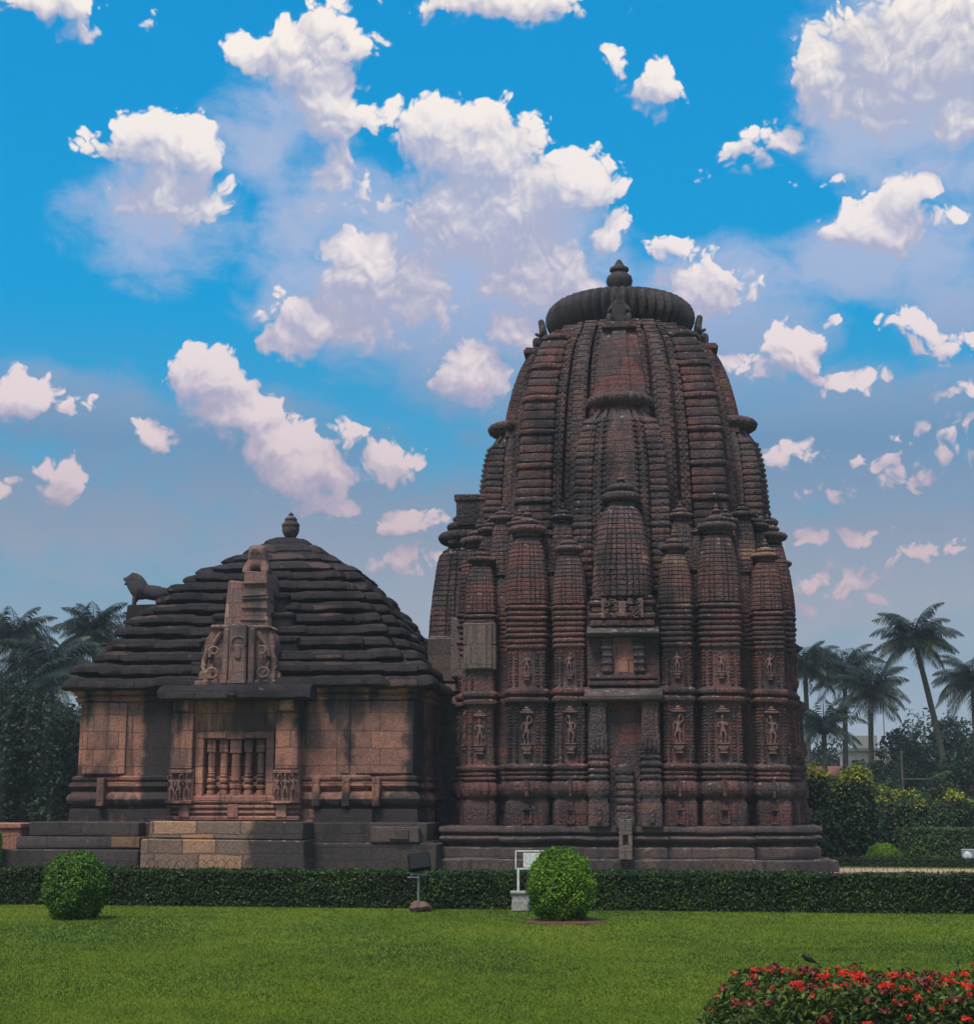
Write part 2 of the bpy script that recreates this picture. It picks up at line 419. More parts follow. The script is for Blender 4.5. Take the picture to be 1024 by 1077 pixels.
# lawn soil under the blades
m, T = new_mat('lawn_turf')
pos = T.n('ShaderNodeNewGeometry').outputs['Position']
n1 = T.noise(pos, .35, 4.0)
n2 = T.noise(pos, 9.0, 6.0, .7)
c = T.ramp(T.math('ADD', T.math('MULTIPLY', n1, .5), T.math('MULTIPLY', n2, .5)), [(.3, (.06, .105, .010)), (.5, (.10, .155, .012)), (.7, (.16, .2, .02))])
finish(T, c, .95, .1, T.n('ShaderNodeBump', {'Strength': .8, 'Distance': .03, 'Height': n2}).outputs[0])
M['lawn'] = m

# ------------------------------------------------------------------ mesh helpers


class MB:
    """collects simple pieces and links them as ONE mesh object"""

    def __init__(s):
        s.v, s.f = [], []

    def add(s, verts, faces):
        o = len(s.v)
        s.v += [tuple(p) for p in verts]
        s.f += [tuple(i + o for i in f) for f in faces]
        return s

    def box(s, x0, x1, y0, y1, z0, z1, b=.0, top=None):
        """a box; b chamfers its edges; top=(dx,dy) shrinks the upper face"""
        tx, ty = top or (0, 0)
        if b <= 0:
            v = [(x0, y0, z0), (x1, y0, z0), (x1, y1, z0), (x0, y1, z0), (x0 + tx, y0 + ty, z1), (x1 - tx, y0 + ty, z1), (x1 - tx, y1 - ty, z1), (x0 + tx, y1 - ty, z1)]
            return s.add(v, [(3, 2, 1, 0), (4, 5, 6, 7), (0, 1, 5, 4), (1, 2, 6, 5), (2, 3, 7, 6), (3, 0, 4, 7)])

        def ring(x0, x1, y0, y1, z, c):
            return [(x0 + c, y0, z), (x1 - c, y0, z), (x1, y0 + c, z), (x1, y1 - c, z), (x1 - c, y1, z), (x0 + c, y1, z), (x0, y1 - c, z), (x0, y0 + c, z)]
        return s.loft([ring(x0 + b, x1 - b, y0 + b, y1 - b, z0, b * .4), ring(x0, x1, y0, y1, z0 + b, b),
                       ring(x0 + tx, x1 - tx, y0 + ty, y1 - ty, z1 - b, b), ring(x0 + b + tx, x1 - b - tx, y0 + b + ty, y1 - b - ty, z1, b * .4)])

    def loft(s, rings, caps=True):
        n, v, f = len(rings[0]), [], []
        for r in rings:
            v += [tuple(p) for p in r]
        for k in range(len(rings) - 1):
            a, b = k * n, (k + 1) * n
            for i in range(n):
                j = (i + 1) % n
                f.append((a + i, a + j, b + j, b + i))
        if caps:
            f.append(tuple(reversed(range(n))))
            f.append(tuple(range((len(rings) - 1) * n, len(rings) * n)))
        return s.add(v, f)

    def lathe(s, prof, n=16, c=(0, 0), rib=0, amp=.0, z0=0.0):
        rings = []
        for (r, z) in prof:
            rg = []
            for i in range(n):
                a = 2 * math.pi * i / n
                k = r * (1 - amp * (1 - abs(math.cos(a * rib / 2)))) if rib else r
                rg.append((c[0] + k * math.cos(a), c[1] + k * math.sin(a), z + z0))
            rings.append(rg)
        return s.loft(rings)

    def tube(s, pts, rad, n=6):
        rings = []
        pts = [Vector(p) for p in pts]
        for i, p in enumerate(pts):
            d = (pts[min(i + 1, len(pts) - 1)] - pts[max(i - 1, 0)]).normalized()
            q = d.to_track_quat('Z', 'Y')
            r = rad[i] if isinstance(rad, (list, tuple)) else rad
            rings.append([p + q @ Vector((r * math.cos(2 * math.pi * k / n), r * math.sin(2 * math.pi * k / n), 0)) for k in range(n)])
        return s.loft(rings)

    def mesh(s, name, mat, angle=38, wear=0.0, freq=2.5):
        if wear:
            s.v = [tuple(Vector(p) + mnoise.noise_vector(Vector(p) * freq) * wear + mnoise.noise_vector(Vector(p) * freq * 3.1) * wear * .45) for p in s.v]
        me = bpy.data.meshes.new(name)
        me.from_pydata(s.v, [], s.f)
        me.materials.append(mat)
        if angle:
            me.shade_smooth()
            me.set_sharp_from_angle(angle=R(angle))
        return me

    def build(s, name, mat, parent=None, loc=(0, 0, 0), rz=0.0, **kw):
        return put(name, s.mesh(name, mat, **kw), parent, loc, rz)


def put(name, me, parent=None, loc=(0, 0, 0), rz=0.0, scale=None):
    o = bpy.data.objects.new(name, me)
    COL.objects.link(o)
    o.parent = parent
    o.location = loc
    o.rotation_euler = (0, 0, rz)
    if scale:
        o.scale = scale
    return o


def tag(o, label=None, cat=None, group=None, kind=None):
    for k, v in (('label', label), ('category', cat), ('group', group), ('kind', kind)):
        if v:
            o[k] = v
    return o


def empty(name, loc=(0, 0, 0), rz=0.0):
    return put(name, None, None, loc, rz)


def copy_tree(o, parent=None):
    c = o.copy()
    COL.objects.link(c)
    c.parent = parent
    for ch in o.children:
        copy_tree(ch, c)
    return c


def skin_mesh(name, mat, joints, bones, sub=1, root=0):
    """one continuous body grown over connected joints: joints = [(x,y,z,r) or (x,y,z,rx,ry)]"""
    me = bpy.data.meshes.new(name)
    me.from_pydata([j[:3] for j in joints], bones, [])
    o = bpy.data.objects.new(name, me)
    COL.objects.link(o)
    o.modifiers.new('skin', 'SKIN')
    sv = me.skin_vertices[0].data
    for i, j in enumerate(joints):
        sv[i].radius = (j[3], j[4] if len(j) > 4 else j[3])
        sv[i].use_root = i == root
    ss = o.modifiers.new('sub', 'SUBSURF')
    ss.levels = ss.render_levels = sub
    dg = bpy.context.evaluated_depsgraph_get()
    out = bpy.data.meshes.new_from_object(o.evaluated_get(dg))
    bpy.data.objects.remove(o)
    bpy.data.meshes.remove(me)
    out.name = name
    out.materials.clear()
    out.materials.append(mat)
    out.shade_smooth()
    return out


def soup(name, verts, faces_n, mat, rnd, per):
    """verts (N*per,3) numpy, one polygon of `per` corners per leaf, with a random value stored per leaf"""
    n = len(verts) // per
    me = bpy.data.meshes.new(name)
    me.vertices.add(n * per)
    me.vertices.foreach_set('co', verts.astype(np.float32).ravel())
    me.loops.add(n * per)
    me.loops.foreach_set('vertex_index', np.arange(n * per, dtype=np.int32))
    me.polygons.add(n)
    me.polygons.foreach_set('loop_start', np.arange(0, n * per, per, dtype=np.int32))
    me.update(calc_edges=True)
    a = me.attributes.new('leaf', 'FLOAT', 'FACE')
    a.data.foreach_set('value', rnd.astype(np.float32))
    me.materials.append(mat)
    return me


def leaves(P, Nrm, size, aspect=.5, tilt=.7, rng=RNG):
    """a pointed four-corner leaf at each point, facing roughly along Nrm; returns corner array"""
    n = len(P)
    d = Nrm + rng.normal(0, tilt, (n, 3))
    d /= np.linalg.norm(d, axis=1, keepdims=True) + 1e-9
    a = np.cross(d, rng.normal(0, 1, (n, 3)))
    a /= np.linalg.norm(a, axis=1, keepdims=True) + 1e-9
    b = np.cross(d, a)
    L = (size * rng.uniform(.65, 1.35, n))[:, None]
    w = L * aspect
    q = np.stack([P - a * L * .5, P + b * w * .5 + d * L * .1, P + a * L * .5 - d * L * .08, P - b * w * .5 + d * L * .1], axis=1)
    return q.reshape(-1, 3)


def join_soup(name, mat, parts, per=4):
    V = np.concatenate([p[0] for p in parts])
    Rn = np.concatenate([p[1] for p in parts])
    return soup(name, V, None, mat, Rn, per)


# ------------------------------------------------------------------ ground
g = MB()
g.add([(-300, -30, 0), (300, -30, 0), (300, 500, 0), (-300, 500, 0)], [(0, 1, 2, 3)])
lawn = tag(g.build('lawn', M['lawn'], angle=0), kind='structure')

# short mown grass, dense near the camera
def grass_patch(y0, y1, n, h, w):
    y = RNG.uniform(y0, y1, n)
    x = RNG.uniform(-1, 1, n) * (y * .33 + .4)
    side = RNG.uniform(0, 1, n) < .22                          # thinner cover beyond the edges of the view
    x = np.where(side, np.sign(x) * (np.abs(x) * .9 + y * .3), x)
    P = np.stack([x, y, np.zeros(n)], 1)
    a = RNG.uniform(0, 2 * math.pi, n)
    d = np.stack([np.cos(a), np.sin(a), np.zeros(n)], 1) * w * RNG.uniform(.6, 1.3, (n, 1))
    hh = h * RNG.uniform(.5, 1.3, (n, 1))
    tip = P + np.concatenate([RNG.normal(0, .45, (n, 2)) * hh, hh], axis=1)
    clump = np.array([mnoise.noise((px * .5, py * .25, 0)) for px, py in zip(x, y)])
    fine = np.array([mnoise.noise((px * 2.6, py * 1.6, 3)) for px, py in zip(x, y)])
    r = np.clip(RNG.uniform(0, 1, n) * .34 + clump * .75 + fine * .38 + .33, 0, 1)
    return np.stack([P - d, P + d, tip], 1).reshape(-1, 3), r


if True:
    gp = [grass_patch(9, 14, 200000, .020, .004), grass_patch(14, 20, 150000, .022, .006), grass_patch(20, 28, 115000, .024, .008)]
    tag(put('grass', join_soup('grass', M['blade'], gp, 3)), kind='stuff')

# ------------------------------------------------------------------ temple tower


def roll(z0, z1, a, b, n=5):
    """a rounded band: scale a at both edges, b at its belly"""
    return [(z0 + (z1 - z0) * i / (n - 1), a + (b - a) * math.sqrt(max(0, 1 - (2 * i / (n - 1) - 1) ** 2))) for i in range(n)]


def stepped_plan(steps=((.40, 1.0), (.70, .93)), corner=.86, groove=.0):
    """four-fold plan of a pillar with set-back facets; unit half width"""
    q = []
    prev = 0
    for (x, r) in steps:
        q += [(prev + (groove if prev else 0), -r), (x - groove * .5, -r)]
        if groove:
            q += [(x - groove * .3, -r + .1), (x + groove * .3, -r + .1)]
        prev = x
    half = q[1:] + [(corner, -corner)]
    mir = [(-y, -x) for (x, y) in reversed(half[:-1])]
    side = half + mir                       # from the front face round to the right face
    out = []
    for k in range(4):
        a = k * math.pi / 2
        out += [(x * math.cos(a) - y * math.sin(a), x * math.sin(a) + y * math.cos(a)) for (x, y) in side]
    return out


PLAN_P = stepped_plan(((.42, 1.0), (.72, .94)), .87)
PLAN_R = stepped_plan(((.2, 1.0), (.42, .97), (.64, .93)), .84, .045)


def scaled(plan, hx, z, c=(0, 0), hy=None):
    hy = hx if hy is None else hy
    return [(c[0] + x * hx, c[1] + y * hy, z) for (x, y) in plan]


def disc_mesh(name, ribs, mat, h=.36, amp=.075, neck=True):
    """ribbed cushion-shaped disc, unit radius, centred on its mid height"""
    m = MB()
    prof = [(.55, -h), (.80, -h * .93), (.93, -h * .62), (.99, -h * .2), (1.0, h * .1), (.97, h * .42), (.88, h * .72), (.72, h * .93), (.45, h), (.2, h * 1.05)]
    m.lathe(prof, ribs * 6, rib=ribs, amp=amp)
    if neck:
        m.lathe([(.66, -h * 1.75), (.64, -h * .95)], 24)
    return m.mesh(name, mat, angle=50)


DISC_S = disc_mesh('amalaka', 22, M['tower'], .26)
m = MB()
m.lathe([(.55, 0), (.62, .06), (.5, .14), (.28, .18), (.2, .24), (.34, .34), (.36, .44), (.22, .55), (.12, .6), (.2, .68), (.13, .8), (.02, .92)], 14)
FINIAL_S = m.mesh('finial', M['tower'], angle=50)


def pillar_mesh(hw, z_top, seed, shift=0.0, tall=True):
    """base, pot, bands, two storeys of shaft and the stacked bands under the turret"""
    rnd = random.Random(seed)
    s = shift
    P = [(1.12, 1.08), (1.16, 1.11), (1.66, 1.10), (1.76, 1.06), (1.80, 1.0), (1.86, .98)]
    P += roll(1.88, 2.30, 1.02, 1.20, 9)
    P += [(2.32, .96)] + roll(2.34, 2.44, 1.02, 1.12) + [(2.45, .98), (2.47, .98)] + roll(2.48, 2.56, 1.04, 1.10) + [(2.57, .98)] + roll(2.60, 2.74, 1.06, 1.17)
    P += [(2.76, .95), (2.80, .92), (4.30, .92), (4.33, .96)]
    P += roll(4.36, 4.52, 1.02, 1.15) + [(4.53, .94), (4.56, .94)] + roll(4.57, 4.74, 1.02, 1.15)
    P += [(4.76, .95), (4.80, .92), (5.78, .92)]
    z, n = 5.80, 8
    st = (z_top - z) / n
    for k in range(n):
        big = 1.10 if k in (2, 5, 7) else 1.04
        P += roll(z + .012, z + st - .02, .97, big + rnd.uniform(-.015, .02), 6) + [(z + st - .01, .9)]
        z += st
    m = MB()
    m.loft([scaled(PLAN_P, hw * k, zz + s) for (zz, k) in P])
    # gadroons round the pot
    m.lathe([(hw * 1.2, 1.9), (hw * 1.36, 1.98), (hw * 1.40, 2.1), (hw * 1.37, 2.21), (hw * 1.2, 2.3)], 108, rib=18, amp=.06, z0=s)
    # strings of carved beads where the facets of the shaft step back
    for (za, zb) in ((2.84, 4.28), (4.84, 5.76)):
        zq = za
        while zq < zb:
            for kx in (-.8, -.5, .5, .8):
                w, yy = hw * .07, -hw * (.92 if abs(kx) < .6 else .865)
                dz = rnd.uniform(.035, .06)
                m.box(kx * hw - w, kx * hw + w, yy - rnd.uniform(.012, .035), yy + .03, zq + s, zq + dz + s)
                if abs(kx) > .6:
                    m.box((1 if kx > 0 else -1) * hw * .84, (1 if kx > 0 else -1) * (hw * .92 + .02), -hw * .5 - w, -hw * .5 + w, zq + s, zq + dz + s)
            zq += .085
    # small shrine on the foot block, and a ribbon down the pot
    for (dx, dy) in ((0, -1), (1, 0), (-1, 0), (0, 1)):
        w, o = hw * .24, hw * 1.17
        bx = (lambda a, b, c, d, e, f: m.box(a, b, -o - d, -o + .08, e, f)) if dy == -1 else None
        if dy == -1:
            m.box(-w, w, -o - .05, -o + .1, 1.2 + s, 1.28 + s)
            m.box(-w, -w * .55, -o - .04, -o + .1, 1.28 + s, 1.55 + s)
            m.box(w * .55, w, -o - .04, -o + .1, 1.28 + s, 1.55 + s)
            m.box(-w, w, -o - .06, -o + .1, 1.55 + s, 1.6 + s)
            m.box(-w * .5, w * .5, -o - .05, -o + .1, 1.6 + s, 1.7 + s)
            m.box(-w * .35, w * .35, -hw * 1.40 - .03, -hw, 1.9 + s, 2.34 + s)
    return m.mesh('pilaster', M['niche'], wear=.012)


def turret_body(hw, z0, z1, plan=PLAN_R, course=.115, top=.5, lean=0.0, depth=None):
    m = MB()
    n = max(6, int((z1 - z0) / course))
    rings = []
    for k in range(n):
        a, b = z0 + (z1 - z0) * k / n, z0 + (z1 - z0) * (k + 1) / n

        def sc(z):
            t = (z - z0) / (z1 - z0)
            return (1.02 - (1.02 - top - .14) * t ** 2.1) * (1 - .28 * max(0, (t - .9) / .1) ** 2)
        c = lambda z: (0, lean * ((z - z0) / (z1 - z0)) ** 1.3)
        h = hw * 1.0
        rings += [scaled(plan, h * sc(a) * .962, a + .004, c(a)), scaled(plan, h * sc(a), a + .02, c(a)), scaled(plan, h * sc(b), b - .018, c(b)), scaled(plan, h * sc(b) * .962, b - .002, c(b))]
    m.loft(rings)
    return m


# carved figures of the wall: one continuous body each, three stances
def figure_joints(kind):
    j = [(0, 0, .50, .085, .06)]                                   # pelvis
    sway = {0: .05, 1: -.05, 2: .02}[kind]
    j += [(sway * .6, 0, .60, .06, .05), (sway * .2, 0, .70, .085, .06), (-sway * .1, 0, .78, .05, .045), (-sway * .4, 0, .85, .03), (-sway * .6, -.01, .92, .062, .058), (-sway * .7, 0, .985, .042), (-sway * .7, 0, 1.04, .02)]
    b = [(0, 1), (1, 2), (2, 3), (3, 4), (4, 5), (5, 6), (6, 7)]
    sh = [(.12, 0, .765, .035), (-.12, 0, .765, .035)]
    arms = {0: [[(.19, -.02, .64, .028), (.15, -.06, .53, .022), (.12, -.07, .49, .02)], [(-.18, 0, .85, .028), (-.10, -.01, 1.0, .022), (-.04, -.01, 1.06, .02)]],
            1: [[(.2, 0, .86, .028), (.13, -.02, .99, .022), (.06, -.02, 1.05, .02)], [(-.19, -.02, .65, .028), (-.17, -.05, .52, .022), (-.17, -.05, .46, .02)]],
            2: [[(.17, -.04, .65, .028), (.06, -.1, .68, .022), (.01, -.11, .7, .02)], [(-.2, -.02, .65, .028), (-.12, -.08, .6, .022), (-.08, -.09, .58, .02)]]}[kind]
    for s in (0, 1):
        k = len(j)
        j.append(sh[s])
        b.append((2, k))
        for a in arms[s]:
            j.append(a)
            b.append((len(j) - 2, len(j) - 1))
    hips = [[(.065, 0, .44, .065), (.085 + sway, -.03, .27, .045), (.07 + sway * .4, 0, .08, .032), (.085 + sway * .4, -.06, .015, .026)],
            [(-.065, 0, .44, .065), (-.085 + sway, -.03, .27, .045), (-.06 + sway * .4, 0, .08, .032), (-.075 + sway * .4, -.06, .015, .026)]]
    for h in hips:
        k = len(j)
        j.append(h[0])
        b.append((0, k))
        for a in h[1:]:
            j.append(a)
            b.append((len(j) - 2, len(j) - 1))
    return j, b


FIG = [skin_mesh('carved_figure', M['figure'], *figure_joints(k), sub=1) for k in range(3)]
m = MB()
m.box(-.22, .22, -.16, .12, -.05, .0, .01)
m.box(-.19, .19, -.12, .12, -.19, -.06, .015)
m.box(-.14, .14, -.13, .12, -.25, -.2, .015)
m.box(-.12, .12, -.10, .12, -.31, -.26, .01)
m.box(-.15, .15, -.12, .12, -.37, -.32, .015)
BRACKET = m.mesh('bracket', M['figure'], wear=.008)
m = MB()
m.box(-.26, .26, -.07, .1, 1.12, 1.2, .02)
m.box(-.16, .16, -.06, .1, 1.2, 1.27, .02)
m.box(-.08, .08, -.05, .1, 1.27, 1.36, .02)
NICHE_FRAME = m.mesh('niche_arch', M['figure'], wear=.012)


def figure(parent, x, y, z, h, ang, k, frame=True):
    """figure under its frame, standing on its bracket; a sub-part of the pilaster"""
    o = put('carved_figure', FIG[k % 3], parent, (x, y, z), ang, (h, h * 1.1, h))
    put('bracket', BRACKET, parent, (x, y, z), ang, (h, h, h))
    if frame and h > .6:
        put('niche_arch', NICHE_FRAME, parent, (x, y, z), ang, (h, h, h))
    return o


TOWER_O, TOWER_RZ = (4.1, 48.0, 0), R(-5.5)
tower = tag(empty('temple_tower', TOWER_O, TOWER_RZ), 'tall curving red sandstone temple tower ringed by clustered turrets, with a ribbed disc on top', 'temple tower')

# plinth: stepped square of moulded courses
def square_plan(segs):
    """segs: [(x_end, r)] from the middle of a face to the corner; returns four-fold outline"""
    half, px = [], None
    for (x, r) in segs:
        if px is not None:
            half.append((px, -r))
        half.append((x, -r))
        px = x
    side = [(-x, y) for (x, y) in reversed(half)] + half
    out = []
    for k in range(4):
        a = k * math.pi / 2
        out += [(x * math.cos(a) - y * math.sin(a), x * math.sin(a) + y * math.cos(a)) for (x, y) in side[:-1]]
    return out


def inset(plan, d):
    """move each corner of a rectilinear outline outward by d"""
    out = []
    n = len(plan)
    for i, (x, y) in enumerate(plan):
        a, b = Vector(plan[i - 1]), Vector(plan[(i + 1) % n])
        e1, e2 = (Vector((x, y)) - a).normalized(), (b - Vector((x, y))).normalized()
        n1, n2 = Vector((e1.y, -e1.x)), Vector((e2.y, -e2.x))
        out.append((x + d * (n1.x + n2.x), y + d * (n1.y + n2.y)))
    return out


def dense(plan, step=.5):
    out = []
    n = len(plan)
    for i in range(n):
        a, b = Vector(plan[i]), Vector(plan[(i + 1) % n])
        k = max(1, int((b - a).length / step))
        out += [tuple(a.lerp(b, t / k)) for t in range(k)]
    return out


PL = square_plan([(1.05, 5.3), (3.25, 5.16), (4.86, 4.86)])


def moulded(name, plan, prof, mat, parent, wear=.03, **kw):
    m = MB()
    cnt = [max(1, int((Vector(plan[(i + 1) % len(plan)]) - Vector(p)).length / .45)) for i, p in enumerate(plan)]
    rings = []
    for (z, d) in prof:
        q, rg = inset(plan, d), []
        for i, p in enumerate(q):
            a, b = Vector(p), Vector(q[(i + 1) % len(q)])
            rg += [(*a.lerp(b, t / cnt[i]), z) for t in range(cnt[i])]
        rings.append(rg)
    m.loft(rings)
    return m.build(name, mat, parent, wear=wear, freq=1.6, **kw)


moulded('foundation_course', square_plan([(5.4, 5.4)]), [(-.4, 0), (.26, 0), (.30, -.05)], M['plinth'], tower, wear=.05)
prof = [(.26, -.02), (.32, .03), (.56, .02), (.60, -.04), (.63, -.16), (.70, -.16), (.72, -.02)] + [(z, d) for (z, d) in [(.75, .03), (.82, .06), (.88, .02), (.90, -.1), (.93, -.12), (.95, 0), (.99, .05), (1.06, .06), (1.12, .03), (1.15, -.1)]]
moulded('plinth', PL, prof, M['plinth'], tower)
moulded('recessed_wall', square_plan([(1.0, 4.8), (2.2, 4.05), (3.4, 3.7), (3.55, 3.55)]),
        [(1.1, .12), (2.3, .14), (2.32, .05), (2.6, .1), (2.75, 0), (4.3, 0), (4.34, .12), (4.7, .12), (4.74, 0), (5.8, 0), (5.85, .1), (6.9, .05), (7.2, -.3), (7.4, -.9)], M['tower'], tower)

# main curving spire
SPZ = [(6.8, 3.74), (8.0, 3.72), (9.0, 3.70), (10.0, 3.67), (11.0, 3.62), (12.0, 3.54), (13.0, 3.42), (14.0, 3.22), (14.8, 2.96), (15.2, 2.76), (15.5, 2.52), (15.75, 2.2)]


def interp(tab, z):
    for (a, b) in zip(tab, tab[1:]):
        if z <= b[0]:
            t = max(0, (z - a[0]) / (b[0] - a[0]))
            return a[1] + (b[1] - a[1]) * t
    return tab[-1][1]


def smooth_tab(tab, z, w=.35):
    return sum(interp(tab, z + d * w) for d in (-1, -.5, 0, .5, 1)) / 5


SPIRE = []
half = [(.105, .975), (.115, .93), (.25, .93), (.258, .82), (.278, .82), (.286, .905), (.43, .895), (.438, .79), (.456, .79), (.464, .85), (.53, .84), (.54, .74), (.64, .72), (.72, .72)]
side = [(-x, -r) for (x, r) in reversed(half)] + [(x, -r) for (x, r) in half]
for k in range(4):
    a = k * math.pi / 2
    SPIRE += [(x * math.cos(a) - y * math.sin(a), x * math.sin(a) + y * math.cos(a)) for (x, y) in side]
m = MB()
z, rings = 6.9, []
while z < 15.75:
    c = .2 if z < 15.2 else .14
    z2 = min(z + c, 15.8)
    r1, r2 = smooth_tab(SPZ, z), smooth_tab(SPZ, z2)
    rings += [scaled(SPIRE, r1 * .994, z + .003), scaled(SPIRE, r1, z + .016), scaled(SPIRE, r2, z2 - .014), scaled(SPIRE, r2 * .994, z2 - .003)]
    z = z2
m.loft(rings)
# studs along both edges of the flat ribs, as on the real courses
for k in range(4):
    a = k * math.pi / 2
    for xs, rr in ((.238, .93), (.13, .93), (.418, .897), (.298, .905), (.52, .845), (.476, .85)):
        z = 8.0
        while z < 15.2:
            r = smooth_tab(SPZ, z + .08)
            for sg in (-1, 1):
                x, y, w = sg * xs * r, -rr * r, .045
                v = [(x - w, y - .035, z + .03), (x + w, y - .035, z + .03), (x + w, y - .035, z + .15), (x - w, y - .035, z + .15), (x - w, y + .1, z + .03), (x + w, y + .1, z + .03), (x + w, y + .1, z + .15), (x - w, y + .1, z + .15)]
                v = [(p * math.cos(a) - q * math.sin(a), p * math.sin(a) + q * math.cos(a), t) for (p, q, t) in v]
                m.add(v, [(0, 1, 2, 3), (1, 5, 6, 2), (4, 0, 3, 7), (3, 2, 6, 7), (4, 5, 1, 0)])
            z += .2
spire = m.build('spire', M['tower'], tower, wear=.015)


def banded_rib(tab, z0, z1, off, wid, course, every, dirs=(1, -1), protr=.05):
    """the corner rib of a spire: stacked rounded courses, every few of them a ribbed cushion"""
    m = MB()
    z, k, rings = z0, 0, []
    rnd = random.Random(3)
    plan = stepped_plan(((.45, 1.0), (.78, .95)), .88)
    while z < z1:
        big = k % every == every - 1
        z2 = z + course * (.85 if big else 1.0) * rnd.uniform(.9, 1.1)
        for (zz, s) in (roll(z + .012, z2 - .016, .96, 1.15, 6) if big else [(z + .012, .975), (z + .035, 1.01), (z2 - .05, 1.02), (z2 - .018, .98)]) + [(z2 - .006, .88)]:
            r = smooth_tab(tab, zz)
            rings.append(scaled(plan, r * wid * s, zz, (dirs[0] * r * off, dirs[1] * r * off)))
        if big:
            r = smooth_tab(tab, z)
            m.lathe([(r * wid * 1.04, 0), (r * wid * 1.2, (z2 - z) * .3), (r * wid * 1.2, (z2 - z) * .6), (r * wid * 1.04, z2 - z - .02)], 120, (dirs[0] * r * off, dirs[1] * r * off), 24, .06, z)
        z, k = z2, k + 1
    rr = smooth_tab(tab, z1 + .1)
    rings.append(scaled(plan, rr * wid * .5, z1 + .14, (dirs[0] * rr * off * .9, dirs[1] * rr * off * .9)))
    m.loft(rings)
    return m


rib_mesh = banded_rib(SPZ, 8.4, 15.3, .678, .142, .26, 4).mesh('corner_rib', M['niche'], wear=.014)
for k in range(4):
    put('corner_rib', rib_mesh, tower, (0, 0, 0), k * math.pi / 2)

# crown of the spire
m = MB()
m.lathe([(2.25, 15.62), (2.15, 15.78), (1.72, 15.86), (1.62, 15.95), (1.62, 16.1)], 64)
m.build('crown_neck', M['crown'], tower, wear=.01)
big_disc = disc_mesh('crowning_disc', 46, M['crown'], .285, .12, neck=False)
put('crowning_disc', big_disc, tower, (0, 0, 16.38), 0, (2.3, 2.3, 2.25))
m = MB()
m.lathe([(1.3, 17.15), (1.2, 17.25), (.3, 17.34), (.2, 17.45), (.24, 17.52), (.36, 17.68), (.41, 17.86), (.38, 18.0), (.24, 18.12), (.22, 18.16), (.30, 18.2), (.29, 18.28), (.16, 18.36), (.13, 18.42), (.07, 18.54), (.01, 18.58)], 28)
m.build('pot_finial', M['crown'], tower, (0, 0, -.2))

# squatting guardian below the disc, one on each side
gj = [(0, 0, .22, .20, .17), (0, .02, .48, .24, .18), (0, 0, .72, .2, .15), (0, -.03, .92, .11), (0, -.1, 1.06, .15, .15), (0, -.2, 1.02, .09), (0, -.05, 1.2, .08),
      (.26, -.02, .72, .09), (.36, -.12, .5, .07), (.24, -.28, .62, .06), (-.26, -.02, .72, .09), (-.36, -.12, .5, .07), (-.24, -.28, .62, .06),
      (.24, -.12, .2, .13), (.34, -.3, .42, .10), (.32, -.28, .06, .08), (.34, -.42, .03, .06), (-.24, -.12, .2, .13), (-.34, -.3, .42, .10), (-.32, -.28, .06, .08), (-.34, -.42, .03, .06)]
gb = [(0, 1), (1, 2), (2, 3), (3, 4), (4, 5), (4, 6), (2, 7), (7, 8), (8, 9), (2, 10), (10, 11), (11, 12), (0, 13), (13, 14), (14, 15), (15, 16), (0, 17), (17, 18), (18, 19), (19, 20)]
GUARD = skin_mesh('seated_guardian', M['crown'], gj, gb, 1)

# front panel that climbs from the upper half spire to the guardian
m = MB()
rings = []
z = 12.6
while z < 15.32:
    z2 = z + .19
    for zz, kk in ((z + .003, .975), (z + .02, 1), (z2 - .018, 1), (z2 - .003, .975)):
        t = (zz - 12.6) / 2.75
        w, r = .82 - .34 * t, smooth_tab(SPZ, zz) * .975
        rings.append([(-w * kk, -r + .25, zz), (-w * kk, -r - .12 * kk, zz), (-w * .42 * kk, -r - .14 * kk, zz), (-w * .4 * kk, -r - .24 * kk, zz), (w * .4 * kk, -r - .24 * kk, zz), (w * .42 * kk, -r - .14 * kk, zz), (w * kk, -r - .12 * kk, zz), (w * kk, -r + .25, zz)])
    z = z2
m.loft(rings)
m.box(-.5, .5, -2.95, -2.2, 15.3, 15.42, .02)
m.box(-.44, .44, -2.9, -2.2, 15.42, 15.5, .02)
PANEL = m.mesh('climbing_panel', M['niche'], wear=.012)

# upper half spire of each face
U1 = [(6.8, 1.36), (9.0, 1.34), (10.0, 1.32), (11.0, 1.27), (11.7, 1.18), (12.2, 1.06), (12.5, .9), (12.7, .7)]
U1PLAN = []
half = [(.34, 1.0), (.36, .84), (.40, .84), (.41, .92), (.55, .91), (.57, .74), (.82, .72)]
side = [(-x, -r) for (x, r) in reversed(half)] + [(x, -r) for (x, r) in half]
for k in range(4):
    a = k * math.pi / 2
    U1PLAN += [(x * math.cos(a) - y * math.sin(a), x * math.sin(a) + y * math.cos(a)) for (x, y) in side]


def axis1(z):
    return -3.12 - .01 * (12.7 - z)


